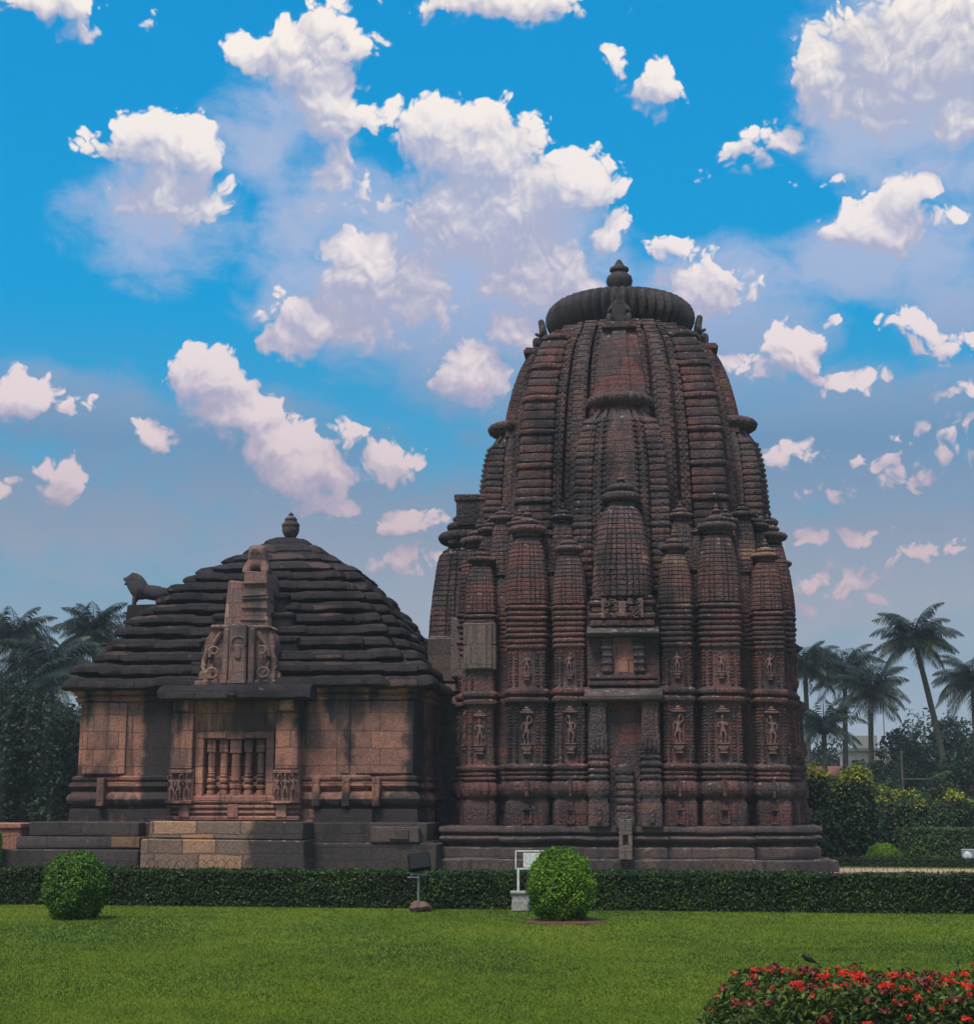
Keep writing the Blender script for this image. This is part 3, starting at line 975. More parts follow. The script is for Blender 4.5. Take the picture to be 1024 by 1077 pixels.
m = MB()
z, rings = 7.0, []
while z < 12.65:
    z2 = min(z + .16, 12.7)
    for zz, kk in ((z + .003, .992), (z + .012, 1), (z2 - .01, 1), (z2 - .003, .992)):
        r = smooth_tab(U1, zz, .15) * kk
        rings.append(scaled(U1PLAN, r, zz, (0, axis1(zz)), r * .9))
    z = z2
m.loft(rings)
for sg in (-1, 1):
    z, k, rings = 7.4, 0, []
    plan = stepped_plan(((.45, 1.0), (.78, .95)), .88)
    while z < 12.35:
        bigc = k % 5 == 4
        z2 = z + .2
        for (zz, s) in roll(z + .012, z2 - .016, .94, 1.14 if bigc else 1.03, 6) + [(z2 - .006, .86)]:
            r = smooth_tab(U1, zz, .15)
            rings.append(scaled(plan, r * .205 * s, zz, (sg * r * .80, axis1(zz) - r * .52)))
        z, k = z2, k + 1
    rings.append(scaled(plan, .08, z + .03, (sg * .6, axis1(z) - .4)))
    m.loft(rings)
for sg in (-1, 1):
    z = 7.6
    while z < 12.4:
        r = smooth_tab(U1, z, .15)
        for (xx, yy, w) in ((.345, 1.0, .04), (.42, .92, .035), (.545, .91, .035)):
            m.box(sg * xx * r - w, sg * xx * r + w, axis1(z) - yy * r * .9 - .03, axis1(z) - yy * r * .9 + .1, z + .02, z + .11)
        z += .16
HALF1 = m.mesh('upper_half_spire', M['tower'], wear=.013)

# lower half spire over the doorway bay
m = turret_body(.80, 7.16, 9.72, stepped_plan(((.16, 1.0), (.36, .98), (.56, .95), (.72, .9)), .82, .04), .135, .46, .10)
HALF2 = m.mesh('lower_half_spire', M['tower'], wear=.012)

# doorway bay: side pilasters, canopies, niche
FY = -5.22


def bay_meshes():
    out = {}
    m = MB()
    m.box(-.95, .95, FY + .18, FY + .9, 1.1, 6.4)                                  # backing slab, the door panel is its face
    m.box(-.92, .92, FY - .05, FY + .4, 4.78, 4.92, .03)
    m.box(-.9, .9, FY - .08, FY + .4, 4.95, 5.06, .03)
    m.box(-.86, .86, FY + .0, FY + .4, 5.06, 5.12)
    m.box(-.86, .86, FY - .02, FY + .5, 6.36, 6.52, .03)
    m.box(-.9, .9, FY - .04, FY + .5, 6.55, 6.72, .05)
    m.box(-.82, .82, FY + .02, FY + .5, 6.74, 6.9, .03)
    m.box(-.9, .9, FY - .03, FY + .5, 6.92, 7.06, .05)
    m.box(-.84, .84, FY + .02, FY + .5, 7.08, 7.18, .03)
    out['bay_wall'] = (m, 'niche')
    m = MB()
    n = 9
    for (z0, z1, w, y, ht) in ((4.36, 4.76, 1.02, FY - .34, .2), (6.08, 6.36, .95, FY - .26, .12)):
        rg = []
        for i in range(13):
            x = -w + 2 * w * i / 12
            rg.append(x)
        sec = [(FY + .5, z0), (y + .06, z0), (y, z0 + .05), (y - .01, z0 + ht * .7), (y + .09, z0 + ht), (FY + .1, z1), (FY + .5, z1)]
        m.loft([[(x, yy, zz) for (yy, zz) in sec] for x in rg])
    out['canopy'] = (m, 'plinth')
    m = MB()
    for sg in (-1, 1):
        P = [(1.13, 1.16), (1.7, 1.12), (1.78, 1.0)] + roll(1.86, 2.3, 1.0, 1.22, 9) + [(2.32, .9)] + roll(2.34, 2.46, 1.0, 1.15) + [(2.47, .9)] + roll(2.5, 2.62, 1.0, 1.15) + [(2.63, .9)] + roll(2.66, 2.8, 1.0, 1.18)
        P += [(2.82, .9)] + roll(2.86, 2.96, .95, 1.08) + [(3.0, .92), (3.02, 1.02), (3.5, 1.02), (3.52, .92), (4.24, .9), (4.26, 1.0), (4.38, 1.0)]
        m.loft([scaled(PLAN_P, .255 * k, z, (sg * .68, FY + .02)) for (z, k) in P])
        m.lathe([(.28, 1.92), (.31, 2.02), (.31, 2.14), (.28, 2.26)], 60, (sg * .68, FY + .02), 12, .08)
        m.box(sg * .68 - .07, sg * .68 + .07, FY - .33, FY, 1.22, 1.6, .01)
        # little carved dwarfs as raised knobs at mid height
        for q in (-.12, 0, .12):
            m.lathe([(.02, 3.06), (.055, 3.12), (.05, 3.24), (.03, 3.28), (.045, 3.36), (.02, 3.42)], 8, (sg * .68 + q, FY - .25))
        # ladder pilasters of the upper niche
        m.box(sg * .42 - .12, sg * .42 + .12, FY - .06, FY + .3, 5.12, 6.08)
        for q in range(5):
            m.box(sg * .42 - .15, sg * .42 + .15, FY - .1, FY + .3, 5.14 + q * .2, 5.22 + q * .2, .02)
    out['door_pilasters'] = (m, 'tower')
    m = MB()
    m.box(-.32, .32, FY - .02, FY + .3, 1.12, 2.82)
    m.box(-.40, -.31, FY - .06, FY + .3, 1.12, 2.86, .01)
    m.box(.31, .40, FY - .06, FY + .3, 1.12, 2.86, .01)
    z = 1.3
    P = [(1.1, 1.0), (1.45, 1.0)]
    while z < 2.4:
        P += roll(z + .2, z + .36, .9, 1.0) + [(z + .38, .82)]
        z += .19
    P += [(2.7, .7), (2.76, .4)]
    m.loft([scaled(PLAN_P, .25 * k, zz, (0, FY - .06)) for (zz, k) in P if True])
    out['miniature_shrine'] = (m, 'tower')
    m = MB()
    m.box(-.17, .17, FY - .46, FY, .92, 1.32, .015)
    m.box(-.17, -.07, FY - .46, FY, .66, .92)
    m.box(.07, .17, FY - .46, FY, .66, .92)
    m.box(-.07, .07, FY - .3, FY, .66, .92)
    m.box(-.17, .17, FY - .46, FY, .30, .66, .015)
    out['drain_spout'] = (m, 'plain')
    m = MB()
    rnd = random.Random(5)
    for i in range(46):                                           # pierced frieze: curls of foliage
        x, z = rnd.uniform(-.5, .5), rnd.uniform(6.62, 7.05)
        r = rnd.uniform(.03, .06)
        pts = [(x + r * math.cos(a * .7 + i), FY - .06, z + r * math.sin(a * .7 + i)) for a in range(8)]
        m.tube(pts, .018, 5)
    for x in (-.52, .52):
        m.box(x - .03, x + .03, FY - .09, FY, 6.58, 7.1)
    m.box(-.1, .1, FY - .1, FY, 6.6, 7.02, .03)
    out['carved_frieze'] = (m, 'figure')
    m = MB()
    m.box(-.28, .28, FY + .1, FY + .2, 5.12, 6.08)
    m.box(-.13, .13, FY + .02, FY + .2, 5.12, 5.5, .02)
    out['niche_panel'] = (m, 'hall')
    m = MB()
    m.box(-.43, .43, FY + .1, FY + .22, 2.82, 4.4)
    out['door_panel'] = (m, 'niche')
    return {k: v[0].mesh(k, M[v[1]], wear=.01) for k, v in out.items()}


BAY = bay_meshes()

# pillars, one mesh per kind
PIL = {'wide': pillar_mesh(.57, 7.02, 1), 'mid': pillar_mesh(.44, 6.98, 2), 'corner': pillar_mesh(.44, 6.86, 3, -.02), 'slim': pillar_mesh(.22, 6.8, 4)}
TUR = {'wide': (turret_body(.585, 7.03, 8.92, PLAN_R, .115, .5).mesh('turret', M['niche'], wear=.012), 8.92, .585),
       'mid': (turret_body(.46, 6.99, 8.36, PLAN_R, .105, .52).mesh('turret', M['niche'], wear=.012), 8.36, .46),
       'corner': (turret_body(.44, 6.87, 8.22, PLAN_R, .105, .52).mesh('turret', M['niche'], wear=.012), 8.22, .44),
       'slim': (turret_body(.23, 6.81, 7.9, stepped_plan(((.45, 1.0), (.75, .93)), .86), .1, .52).mesh('turret', M['tower'], wear=.01), 7.9, .23),
       'rear': (turret_body(.40, 7.0, 9.3, PLAN_R, .12, .5).mesh('turret', M['tower'], wear=.012), 9.3, .40)}


def turret(kind, x, y, ang, dz=0.0):
    me, zt, hw = TUR[kind]
    t = put('turret', me, tower, (x, y, dz), ang)
    put('amalaka', DISC_S, t, (0, 0, zt + hw * .36), 0, (hw * .93, hw * .93, hw * .8))
    put('amalaka', DISC_S, t, (0, 0, zt + hw * .72), 0, (hw * .56, hw * .56, hw * .5))
    put('finial', FINIAL_S, t, (0, 0, zt + hw * .8), 0, (hw * .62, hw * .62, hw * .75))
    return t


def rot(x, y, k):
    a = k * math.pi / 2
    return (x * math.cos(a) - y * math.sin(a), x * math.sin(a) + y * math.cos(a))


def pilaster(kind, x, y, k, i):
    hw = {'wide': .57, 'mid': .44, 'corner': .44, 'slim': .22}[kind]
    X, Y = rot(x, y, k)
    p = put('pilaster', PIL[kind], tower, (X, Y, 0), k * math.pi / 2)
    if kind != 'slim':
        f = -hw * .93
        figure(p, 0, f - .03, 3.28, .72, 0, i)
        figure(p, 0, f - .03, 5.16, .50, 0, i + 1)
        faces = [(1, math.pi / 2), (-1, -math.pi / 2)]
        for (sg, a) in faces:
            if kind == 'corner' and sg == 1:
                figure(p, hw * .96, 0, 3.28, .68, a, i + 2)
    turret(kind, X, Y, k * math.pi / 2)
    return p


for k in range(4):
    a = k * math.pi / 2
    for nm, me in BAY.items():
        if nm in ('drain_spout', 'miniature_shrine') and k not in (0,):
            continue
        put(nm, me, tower, (*rot(0, .36 if k % 2 else 0, k), 0), a)
    h2 = put('lower_half_spire', HALF2, tower, (*rot(0, -4.2 if k % 2 else -4.55, k), 0), a)
    put('amalaka', DISC_S, h2, (0, .14, 9.98), 0, (.56, .56, .55))
    put('amalaka', DISC_S, h2, (0, .16, 10.25), 0, (.38, .38, .4))
    put('finial', FINIAL_S, h2, (0, .16, 10.32), 0, (.34, .34, .42))
    h1 = put('upper_half_spire', HALF1, tower, (0, 0, 0), a)
    put('amalaka', DISC_S, h1, (0, axis1(12.7), 12.98), 0, (.98, .98, .8))
    put('finial', FINIAL_S, h1, (0, axis1(12.7) - .12, 13.16), 0, (.4, .4, .5))
    put('climbing_panel', PANEL, tower, (0, 0, 0), a)
    put('seated_guardian', GUARD, tower, (*rot(0, -2.36, k), 15.42), a, (.88, .88, .92))
    q = .26 if k % 2 else 0                                          # the side faces stand a little closer in
    for i, sg in enumerate((-1, 1)):
        pilaster('mid', sg * 1.42, -4.68 + q, k, i)
        pilaster('wide', sg * 2.58, -4.36 + q, k, i + 1)
        pilaster('slim', sg * 1.97, -4.12, k, i)
        pilaster('slim', sg * 3.3, -3.72, k, i)
        turret('rear', *rot(sg * 1.62, -3.86, k), a, .1)
        turret('rear', *rot(sg * 2.85, -3.75, k), a, -.05)
        turret('slim', *rot(sg * 2.1, -3.9, k), a, 1.1)
    pilaster('corner', 3.9, -3.9, k, k)
    turret('rear', *rot(3.35, -3.35, k), a, .2)

# porch of the tower towards the hall
m = MB()
m.box(-6.6, -4.6, -2.4, 2.4, 1.0, 4.55)
m.box(-6.6, -4.7, -2.75, 2.75, .2, 1.12, .05)
m.box(-6.7, -4.5, -2.6, 2.6, 4.42, 4.72, .08, (.0, .12))
m.box(-6.7, -4.7, -2.3, 2.3, 4.8, 5.15, .08, (.0, .12))
m.box(-5.6, -4.6, -2.2, 2.2, 5.15, 6.4, .03)
m.build('porch', M['plinth'], tower, wear=.02)
m = MB()
m.box(-4.95, -3.6, -.95, .95, 9.9, 10.72, .03)
m.box(-5.0, -3.6, -1.0, 1.0, 10.64, 10.84, .03)
for (z0, u) in ((9.3, -5.2), (9.55, -5.1), (9.8, -5.0)):
    m.box(u, -3.6, -.9, .9, z0, z0 + .2, .06)
m.build('porch_gable', M['tower'], tower, wear=.02)
# broad ribbed spirelet over the porch, and the plain courses put back by the restorers
m = turret_body(1.12, 5.5, 9.3, PLAN_R, .15, .55, .0)
sp = m.build('porch_spirelet', M['tower'], tower, (-4.72, -.2, 0), -math.pi / 2, wear=.015)
put('amalaka', DISC_S, sp, (0, 0, 9.62), 0, (.86, .86, .8))
put('amalaka', DISC_S, sp, (0, 0, 9.95), 0, (.6, .6, .6))
put('amalaka', DISC_S, sp, (0, 0, 10.2), 0, (.42, .42, .45))
for (x, y, hw, z0, z1) in ((-3.9, -3.9, .455, 5.3, 6.6), (-4.5, -2.62, .36, 5.2, 6.9), (-5.25, -1.6, .36, 5.2, 6.5)):
    m = MB()
    zm = z0 + (z1 - z0) * .52
    m.box(x - hw, x + hw, y - hw, y + hw, z0, zm - .01, .025)
    m.box(x - hw * .985, x + hw * .985, y - hw * .985, y + hw * .985, zm, z1, .025)
    m.box(x - hw * .78, x + hw * .78, y - hw - .05, y + hw + .05, z0 + .02, z1 - .02, .03)
    m.box(x - hw * .45, x + hw * .45, y - hw - .09, y + hw + .05, z0 + .02, z1 - .02, .03)
    m.build('restored_block', M['plain'], tower, wear=.012)

# ------------------------------------------------------------------ pillared hall with stepped roof
HALL_O, HALL_RZ = (-5.93, 48.2, 0), R(-6)
hall = tag(empty('temple_hall', HALL_O, HALL_RZ), 'square sandstone temple hall with a dark stepped pyramid roof and a barred window', 'temple hall')
HW = 4.65


def hp(x, y, z):
    """hall-local to world"""
    c, s = math.cos(HALL_RZ), math.sin(HALL_RZ)
    return Vector((HALL_O[0] + x * c - y * s, HALL_O[1] + x * s + y * c, z))


sq = square_plan([(HW, HW)])
sq2 = square_plan([(3.3, HW), (HW, HW - .14)])
moulded('wall', sq2, [(1.2, 0), (4.42, 0), (4.46, .1), (4.56, .13), (4.60, .06), (4.64, .15), (4.76, .17), (4.8, .02)], M['hall'], hall, wear=.03)
prof = [(1.2, .16), (1.56, .15), (1.6, .04), (1.63, .02)] + [(z, d * 1.0) for (z, d) in [(1.66, .1), (1.74, .2), (1.84, .24), (1.94, .2), (2.02, .1)]] + [(2.04, .03), (2.1, .03)]
prof += [(2.12, .12), (2.18, .18), (2.26, .16), (2.29, .05), (2.33, .05), (2.35, .12), (2.42, .13), (2.46, .01)]
moulded('base_moulding', sq2, prof, M['hall'], hall, wear=.018)
for (x0, x1) in ((-4.5, -3.3), (2.95, 4.5)):
    m = MB()
    m.box(x0, x1, -HW - .06, -HW + .2, 2.5, 4.4, .02)
    m.build('wall_panel', M['hall'], hall, wear=.02)
for x in (-3.9, 1.95, 2.75, 3.55):
    m = MB()
    m.box(x - .1, x + .1, -HW - .24, -HW + .1, 1.64, 2.4, .02)
    m.build('moulding_block', M['hall'], hall, wear=.02)
m = MB()
m.box(2.55, 2.8, -HW - .05, -HW + .2, 2.5, 4.42, .02)
m.build('wall_strip', M['hall'], hall, wear=.02)

# window bay
U0 = -.2
BV = -5.02
m = MB()
m.box(U0 - 1.72, U0 - .84, BV, -4.55, 1.28, 4.45, .02)
m.box(U0 + .84, U0 + 1.72, BV, -4.55, 1.28, 4.45, .02)
m.box(U0 - .84, U0 + .84, BV, -4.55, 3.4, 4.45)
m.box(U0 - .84, U0 + .84, BV, -4.55, 1.28, 1.95)
m.box(U0 - 1.05, U0 - .84, BV - .06, BV + .1, 1.9, 3.46, .015)
m.box(U0 + .84, U0 + 1.05, BV - .06, BV + .1, 1.9, 3.46, .015)
m.box(U0 - 1.05, U0 - .25, BV - .07, BV + .1, 3.42, 3.58, .015)
m.box(U0 + .25, U0 + 1.05, BV - .07, BV + .1, 3.42, 3.58, .015)
m.box(U0 - 1.2, U0 + 1.2, BV - .1, BV + .1, 1.74, 1.92, .02)
for (z0, z1, d) in ((1.28, 1.40, .12), (1.46, 1.54, .1), (1.6, 1.68, .12)):
    m.box(U0 - 1.78, U0 + 1.78, BV - d, BV + .1, z0, z1, .02)
for x in (-1.3, 0, 1.3):
    m.box(U0 + x - .14, U0 + x + .14, BV - .15, BV + .1, 1.36, 1.7, .015)
bay = m.build('window_bay', M['hall'], hall, wear=.012)
for sg in (-1, 1):
    m = MB()
    x = U0 + sg * 1.42
    m.box(x - .30, x + .30, BV - .2, BV + .1, 2.62, 4.1, .02)
    m.box(x - .27, x + .27, BV - .16, BV + .1, 4.1, 4.5, .02)
    m.box(x - .2, x + .2, BV - .34, BV + .1, 4.12, 4.44, .03)
    m.box(x - .34, x + .34, BV - .16, BV + .1, 1.72, 2.56, .02)
    m.box(x - .36, x + .36, BV - .28, BV + .1, 1.72, 1.8, .015)
    m.box(x - .34, x + .34, BV - .26, BV + .1, 2.5, 2.6, .015)
    m.build('pilaster', M['hall'], bay, wear=.015)
rnd = random.Random(9)
for sg in (-1, 1):
    for q in range(3):
        h = .68
        put('carved_figure', FIG[(q + (sg > 0)) % 3], hall, (U0 + sg * 1.42 + (q - 1) * .21, BV - .23, 1.8), 0, (h * .95, h * 1.2, h))
m = MB()
m.box(U0 - .84, U0 + .84, -4.62, -4.56, 1.9, 3.44)
m.build('interior_dark', M['black'], bay)  # black sheet: the darkness of the unlit interior is put in its colour
BAL = MB()
BAL.box(-.115, .115, -.11, .11, 1.10, 1.44, .015)
BAL.lathe([(.12, .0), (.12, .1), (.075, .12), (.125, .17), (.13, .22), (.08, .26), (.07, .3), (.12, .34), (.125, .40), (.075, .44), (.1, .47), (.105, .5), (.08, .53), (.1, .56), (.085, .60), (.105, .9), (.095, 1.1)], 14)
BALM = BAL.mesh('baluster', M['hall'], wear=.012)
BAL = MB()
BAL.box(-.16, .16, -.12, .12, 1.08, 1.44, .015)
BAL.box(-.11, .11, -.1, .1, .35, 1.08, .03)
BAL.lathe([(.15, .0), (.15, .1), (.12, .14), (.17, .18), (.17, .26), (.12, .3), (.15, .36)], 14)
BALW = BAL.mesh('baluster', M['hall'], wear=.012)
for q in range(5):
    put('baluster', BALW if q == 2 else BALM, hall, (U0 + (q - 2) * .335, -4.86, 1.95))

# canopy over the bay
m = MB()
sec = [(-4.5, 4.42), (-5.55, 4.40), (-5.62, 4.46), (-5.60, 4.60), (-5.45, 4.74), (-4.95, 4.9), (-4.5, 4.95)]
xs = [U0 - 2.0 + 4.1 * i / 24 for i in range(25)]
m.loft([[(x, y, z) for (y, z) in sec] for x in xs])
m.lathe([(.1, 0), (.16, .1), (.1, .24), (.03, .3)], 10, (U0, -5.6), z0=4.42)
m.build('window_canopy', M['roof'], hall, wear=.04)

# roof tiers
RT = [(4.72, 5.04), (5.05, 4.95), (5.9, 4.4), (6.7, 3.86), (7.5, 3.24), (8.2, 2.5), (8.8, 1.7), (9.2, 1.1), (9.6, .55)]
zz = [4.74, 5.14, 5.52, 5.9, 6.27, 6.62, 6.97, 7.3, 7.64, 8.0]
for i, z in enumerate(zz):
    h = (zz[i + 1] if i + 1 < len(zz) else 8.34) - z
    w = interp(RT, z + .12)
    wi = interp(RT, z + h + .2) - .32
    if i < 2:
        w += .1
    rnd = random.Random(40 + i)
    lip = h * .80
    pr = [(z - .06, wi - w - .25), (z + .015, -.17), (z + .02, -.05), (z + .06, -.0), (z + lip * .5, -.01), (z + lip * .8, -.08), (z + lip, -.2), (z + lip + .02, wi - w + .1), (z + h + .02, wi - w + .02)]
    pl = dense(square_plan([(w - .4, w), (w, w - .4)] if i > 1 else [(w, w)]), .15)
    m = MB()
    rings = []
    # each slab of the course sits a little in or out, and its lip is chipped
    offs, ht, cur = [], [], 0
    hh = 0
    for q in range(len(pl)):
        if cur <= 0:
            cur, dv, hh = rnd.randint(3, 8), rnd.uniform(-.09, .05), rnd.uniform(-.035, .03)
            offs.append(dv - .06)
            ht.append(hh)
            cur -= 1
            continue
        cur -= 1
        chip = -.12 * rnd.random() if rnd.random() < .06 else 0
        offs.append(dv + chip)
        ht.append(hh)
    for (zq, d) in pr:
        sc = (w + d)
        rings.append([(x / w * (sc + o), y / w * (sc + o), zq + t) for (x, y), o, t in zip(pl, offs, ht)])
    m.loft(rings)
    m.build('roof_tier', M['roof'], hall, wear=.018, freq=3.2)
for (z, h, w) in ((8.30, .40, 2.42), (8.66, .38, 1.78), (8.99, .36, 1.2), (9.3, .28, .7)):
    m = MB()
    pl = dense(square_plan([(w * .72, w), (w, w * .72)]), .2)
    m.loft([[(x * k, y * k, zq) for (x, y) in pl] for (zq, k) in ((z - .05, .8), (z - .02, .96), (z + .06, 1.0), (z + h * .5, .93), (z + h * .8, .78), (z + h, .6), (z + h + .02, .3))])
    m.build('roof_tier', M['roof'], hall, wear=.045)
m = MB()
m.lathe([(.36, 9.46), (.36, 9.56), (.2, 9.6), (.17, 9.68), (.22, 9.72), (.29, 9.84), (.33, 9.98), (.31, 10.06), (.33, 10.1), (.34, 10.16), (.26, 10.26), (.22, 10.3), (.24, 10.36), (.16, 10.46), (.08, 10.5), (.1, 10.55), (.02, 10.64)], 22, (0, 0), 11, .05)
m.build('pot_finial', M['plinth'], hall, (0, 0, 1.75)).scale = (.82, .82, .815)


def gable_mesh():
    m = MB()
    # lower: round-shouldered block with tall scooped panels
    fy = -5.02
    prof = []
    for (x, z) in ((1.0, 0), (1.0, .3), (.9, .42), (.84, .8), (.86, 1.05), (.80, 1.3), (.66, 1.5), (.4, 1.58)):
        prof.append((x, z))
    out = [(-x, z) for (x, z) in prof] + [(x, z) for (x, z) in reversed(prof)]
    for (k, y0, y1) in ((1.0, fy + .05, -3.2),):
        n = len(out)
        f = [(x, y0, 4.84 + z) for (x, z) in out] + [(x, y1, 4.84 + z) for (x, z) in out]
        m.add(f, [tuple(reversed(range(n))), tuple(range(n, 2 * n))] + [(i, n + i, n + (i + 1) % n, (i + 1) % n) for i in range(n)])
    for (x0, x1, zt, d) in ((-.20, .20, 1.62, .16), (-.40, -.24, 1.5, .1), (.24, .40, 1.5, .1)):
        m.box(x0, x1, fy - d, fy + .2, 4.84, 4.84 + zt, .03)
    for sg in (-1, 1):
        # curling arch bands either side
        pts = []
        for q in range(9):
            t = q / 8
            pts.append((sg * (.52 + .22 * math.sin(t * math.pi) - .06 * t), fy + .0, 4.9 + 1.35 * t))
        m.tube(pts, [.055] * 9, 6)
        pts = [(sg * (.78 + .1 * math.sin(q / 6 * math.pi)), fy + .02, 4.9 + .9 * q / 6) for q in range(7)]
        m.tube(pts, [.06] * 7, 6)
    m.box(-.72, .72, fy - .04, -3.2, 6.32, 6.44, .04)
    m.box(-1.06, 1.06, fy - .06, -3.2, 4.82, 4.96, .03)
    m.box(-.08, .08, fy - .22, fy, 5.5, 5.9, .03)
    for (cx, cz, cr) in ((0, 5.95, .17), (-.62, 5.15, .13), (.62, 5.15, .13), (-.58, 5.75, .1), (.58, 5.75, .1)):
        for q in range(10):
            a = q * .628
            m.tube([(cx + cr * math.cos(a), fy - .15, cz + cr * math.sin(a)), (cx + cr * math.cos(a + .628), fy - .15, cz + cr * math.sin(a + .628))], .035, 5)
    for q in range(4):
        m.box(-.13 + .02 * q, .55 - .02 * q, -4.5, -4.3, 6.6 + q * .34, 6.66 + q * .34, .015)
    # upper block, front half proud of the back half
    m.box(-.58, -.06, -4.28, -2.9, 6.5, 7.75, .03, (.07, .04))
    m.box(-.14, .56, -4.46, -2.9, 6.48, 7.98, .03, (.08, .06))
    m.box(-.12, .54, -4.48, -2.9, 7.2, 7.26, .02)
    return m.mesh('gable', M['gable'], wear=.03)


GAB = gable_mesh()
g1 = put('gable', GAB, hall, (U0 + .03, 0, 0), 0, (1.12, 1, 1))
GAB2 = GAB.copy()
g2 = put('gable', GAB2, hall, (-.3, U0, 1.5), -math.pi / 2, (1.45, 1, .76))
GAB2.materials.clear()
GAB2.materials.append(M['roof'])

m = MB()
for (x0, x1, y, z0, z1) in ((-1.35, 1.62, -4.62, 4.86, 5.5), (-1.22, 1.45, -4.3, 5.5, 6.2), (-1.0, 1.2, -3.95, 6.2, 6.9), (-.8, .95, -3.6, 6.9, 7.5)):
    m.box(U0 + x0, U0 + x1, y, -2.2, z0, z1 - .05, .06)
    m.box(U0 + x0 - .06, U0 + x1 + .06, y - .06, -2.2, z1 - .2, z1, .06)
m.build('gable_shoulder', M['roof'], hall, wear=.04)

# crouching lions on the gables: the front one worn to a block-like bust, the left one whole
lj = [(0, .25, .34, .26, .24), (0, -.12, .40, .30, .27), (0, -.3, .62, .24, .22), (0, -.36, .84, .24, .22), (0, -.58, .80, .13, .12), (0, -.56, .70, .1, .06),
      (.22, -.4, .3, .12), (.24, -.55, .02, .1), (-.22, -.4, .3, .12), (-.24, -.55, .02, .1), (.2, -.3, 1.02, .06), (-.2, -.3, 1.02, .06), (0, .6, .2, .2)]
lb = [(0, 1), (1, 2), (2, 3), (3, 4), (3, 5), (1, 6), (6, 7), (1, 8), (8, 9), (3, 10), (3, 11), (0, 12)]
put('lion', skin_mesh('lion', M['gable'], lj, lb, 1), hall, (U0 + .22, -3.75, 7.9), 0, (1.12, 1.0, .82))['label'] = 'worn reddish lion bust facing out above the window gable'
# whole lion, seen from the side: faces -x
wl = [(0, 0, .52, .26, .27), (-.34, 0, .58, .3, .32), (-.58, 0, .68, .36, .38), (-.72, 0, .92, .33, .36), (-.88, 0, 1.04, .22, .24), (-1.08, 0, 1.0, .09, .085), (-1.2, 0, 1.0, .075, .05), (-1.0, 0, .88, .09, .06), (-1.14, 0, .82, .06, .04),
      (.38, 0, .50, .25, .27), (.60, 0, .44, .25, .26),
      (-.72, .17, .4, .12), (-.82, .17, .2, .085), (-.84, .17, .04, .08), (-1.0, .17, .03, .07), (-.62, -.17, .4, .12), (-.66, -.17, .2, .085), (-.66, -.17, .04, .08), (-.84, -.17, .03, .07),
      (.56, .18, .34, .15), (.44, .18, .2, .09), (.62, .18, .12, .075), (.56, .18, .03, .07), (.40, .18, .02, .06), (.58, -.18, .34, .15), (.48, -.18, .2, .09), (.66, -.18, .12, .075), (.6, -.18, .03, .07), (.44, -.18, .02, .06),
      (.78, 0, .36, .06), (.86, 0, .2, .05), (.84, 0, .08, .05), (-.78, .14, 1.16, .06), (-.78, -.14, 1.16, .06)]
wb = [(0, 1), (1, 2), (2, 3), (3, 4), (4, 5), (5, 6), (4, 7), (7, 8), (0, 9), (9, 10), (2, 11), (11, 12), (12, 13), (13, 14), (2, 15), (15, 16), (16, 17), (17, 18),
      (9, 19), (19, 20), (20, 21), (21, 22), (22, 23), (9, 24), (24, 25), (25, 26), (26, 27), (27, 28), (10, 29), (29, 30), (30, 31), (4, 32), (4, 33)]
put('lion', skin_mesh('lion', M['crown'], wl, wb, 1), hall, (-4.1, U0 - .1, 7.5), 0, (.8, .95, .9))['label'] = 'dark stone lion with open mouth, standing in profile at the left edge of the roof'

# plinth of the hall, steps on the left, platform in front of the window
m = MB()
m.box(-4.95, 4.95, -4.98, 4.98, .74, 1.24, .03)
m.box(-5.3, 5.2, -5.25, 5.2, -.3, .70, .03)
m.box(-5.0, 5.1, -5.1, 5.1, .70, .76)
m.build('hall_plinth', M['steps'], hall, wear=.035)
m = MB()
m.box(-5.55, -2.6, -5.5, -1.5, .88, 1.26, .03)
m.box(-5.8, -2.5, -5.75, -1.5, .56, .86, .03)
m.box(-6.1, -2.4, -6.0, -1.5, -.3, .54, .03)
m.build('side_steps', M['steps'], hall, wear=.03)
m = MB()
m.box(-2.12, 1.92, -6.15, -4.6, .82, 1.27, .03)
m.box(-2.3, 1.98, -6.22, -4.6, -.3, .80, .03)
m.build('front_platform', M['platform'], hall, wear=.045, freq=1.3)
m = MB()
m.box(3.5, 4.75, -5.3, -4.6, .72, 1.12, .03)
m.box(4.0, 4.5, -5.36, -4.6, .8, 1.06, .02)
m.build('loose_blocks', M['plinth'], hall, wear=.03)

# low wall at the left edge
m = MB()
m.box(-.9, .42, -.25, .25, -.2, 1.08, .03, (.12, .02))
m.box(-.95, .35, -.32, .32, 1.06, 1.22, .03)
tag(m.build('low_wall', M['hall'], None, (-12.6, 43.9, 0), R(-6), wear=.03), 'low reddish stone wall beside the steps at the left edge', 'wall')

# ------------------------------------------------------------------ clipped hedges and bushes


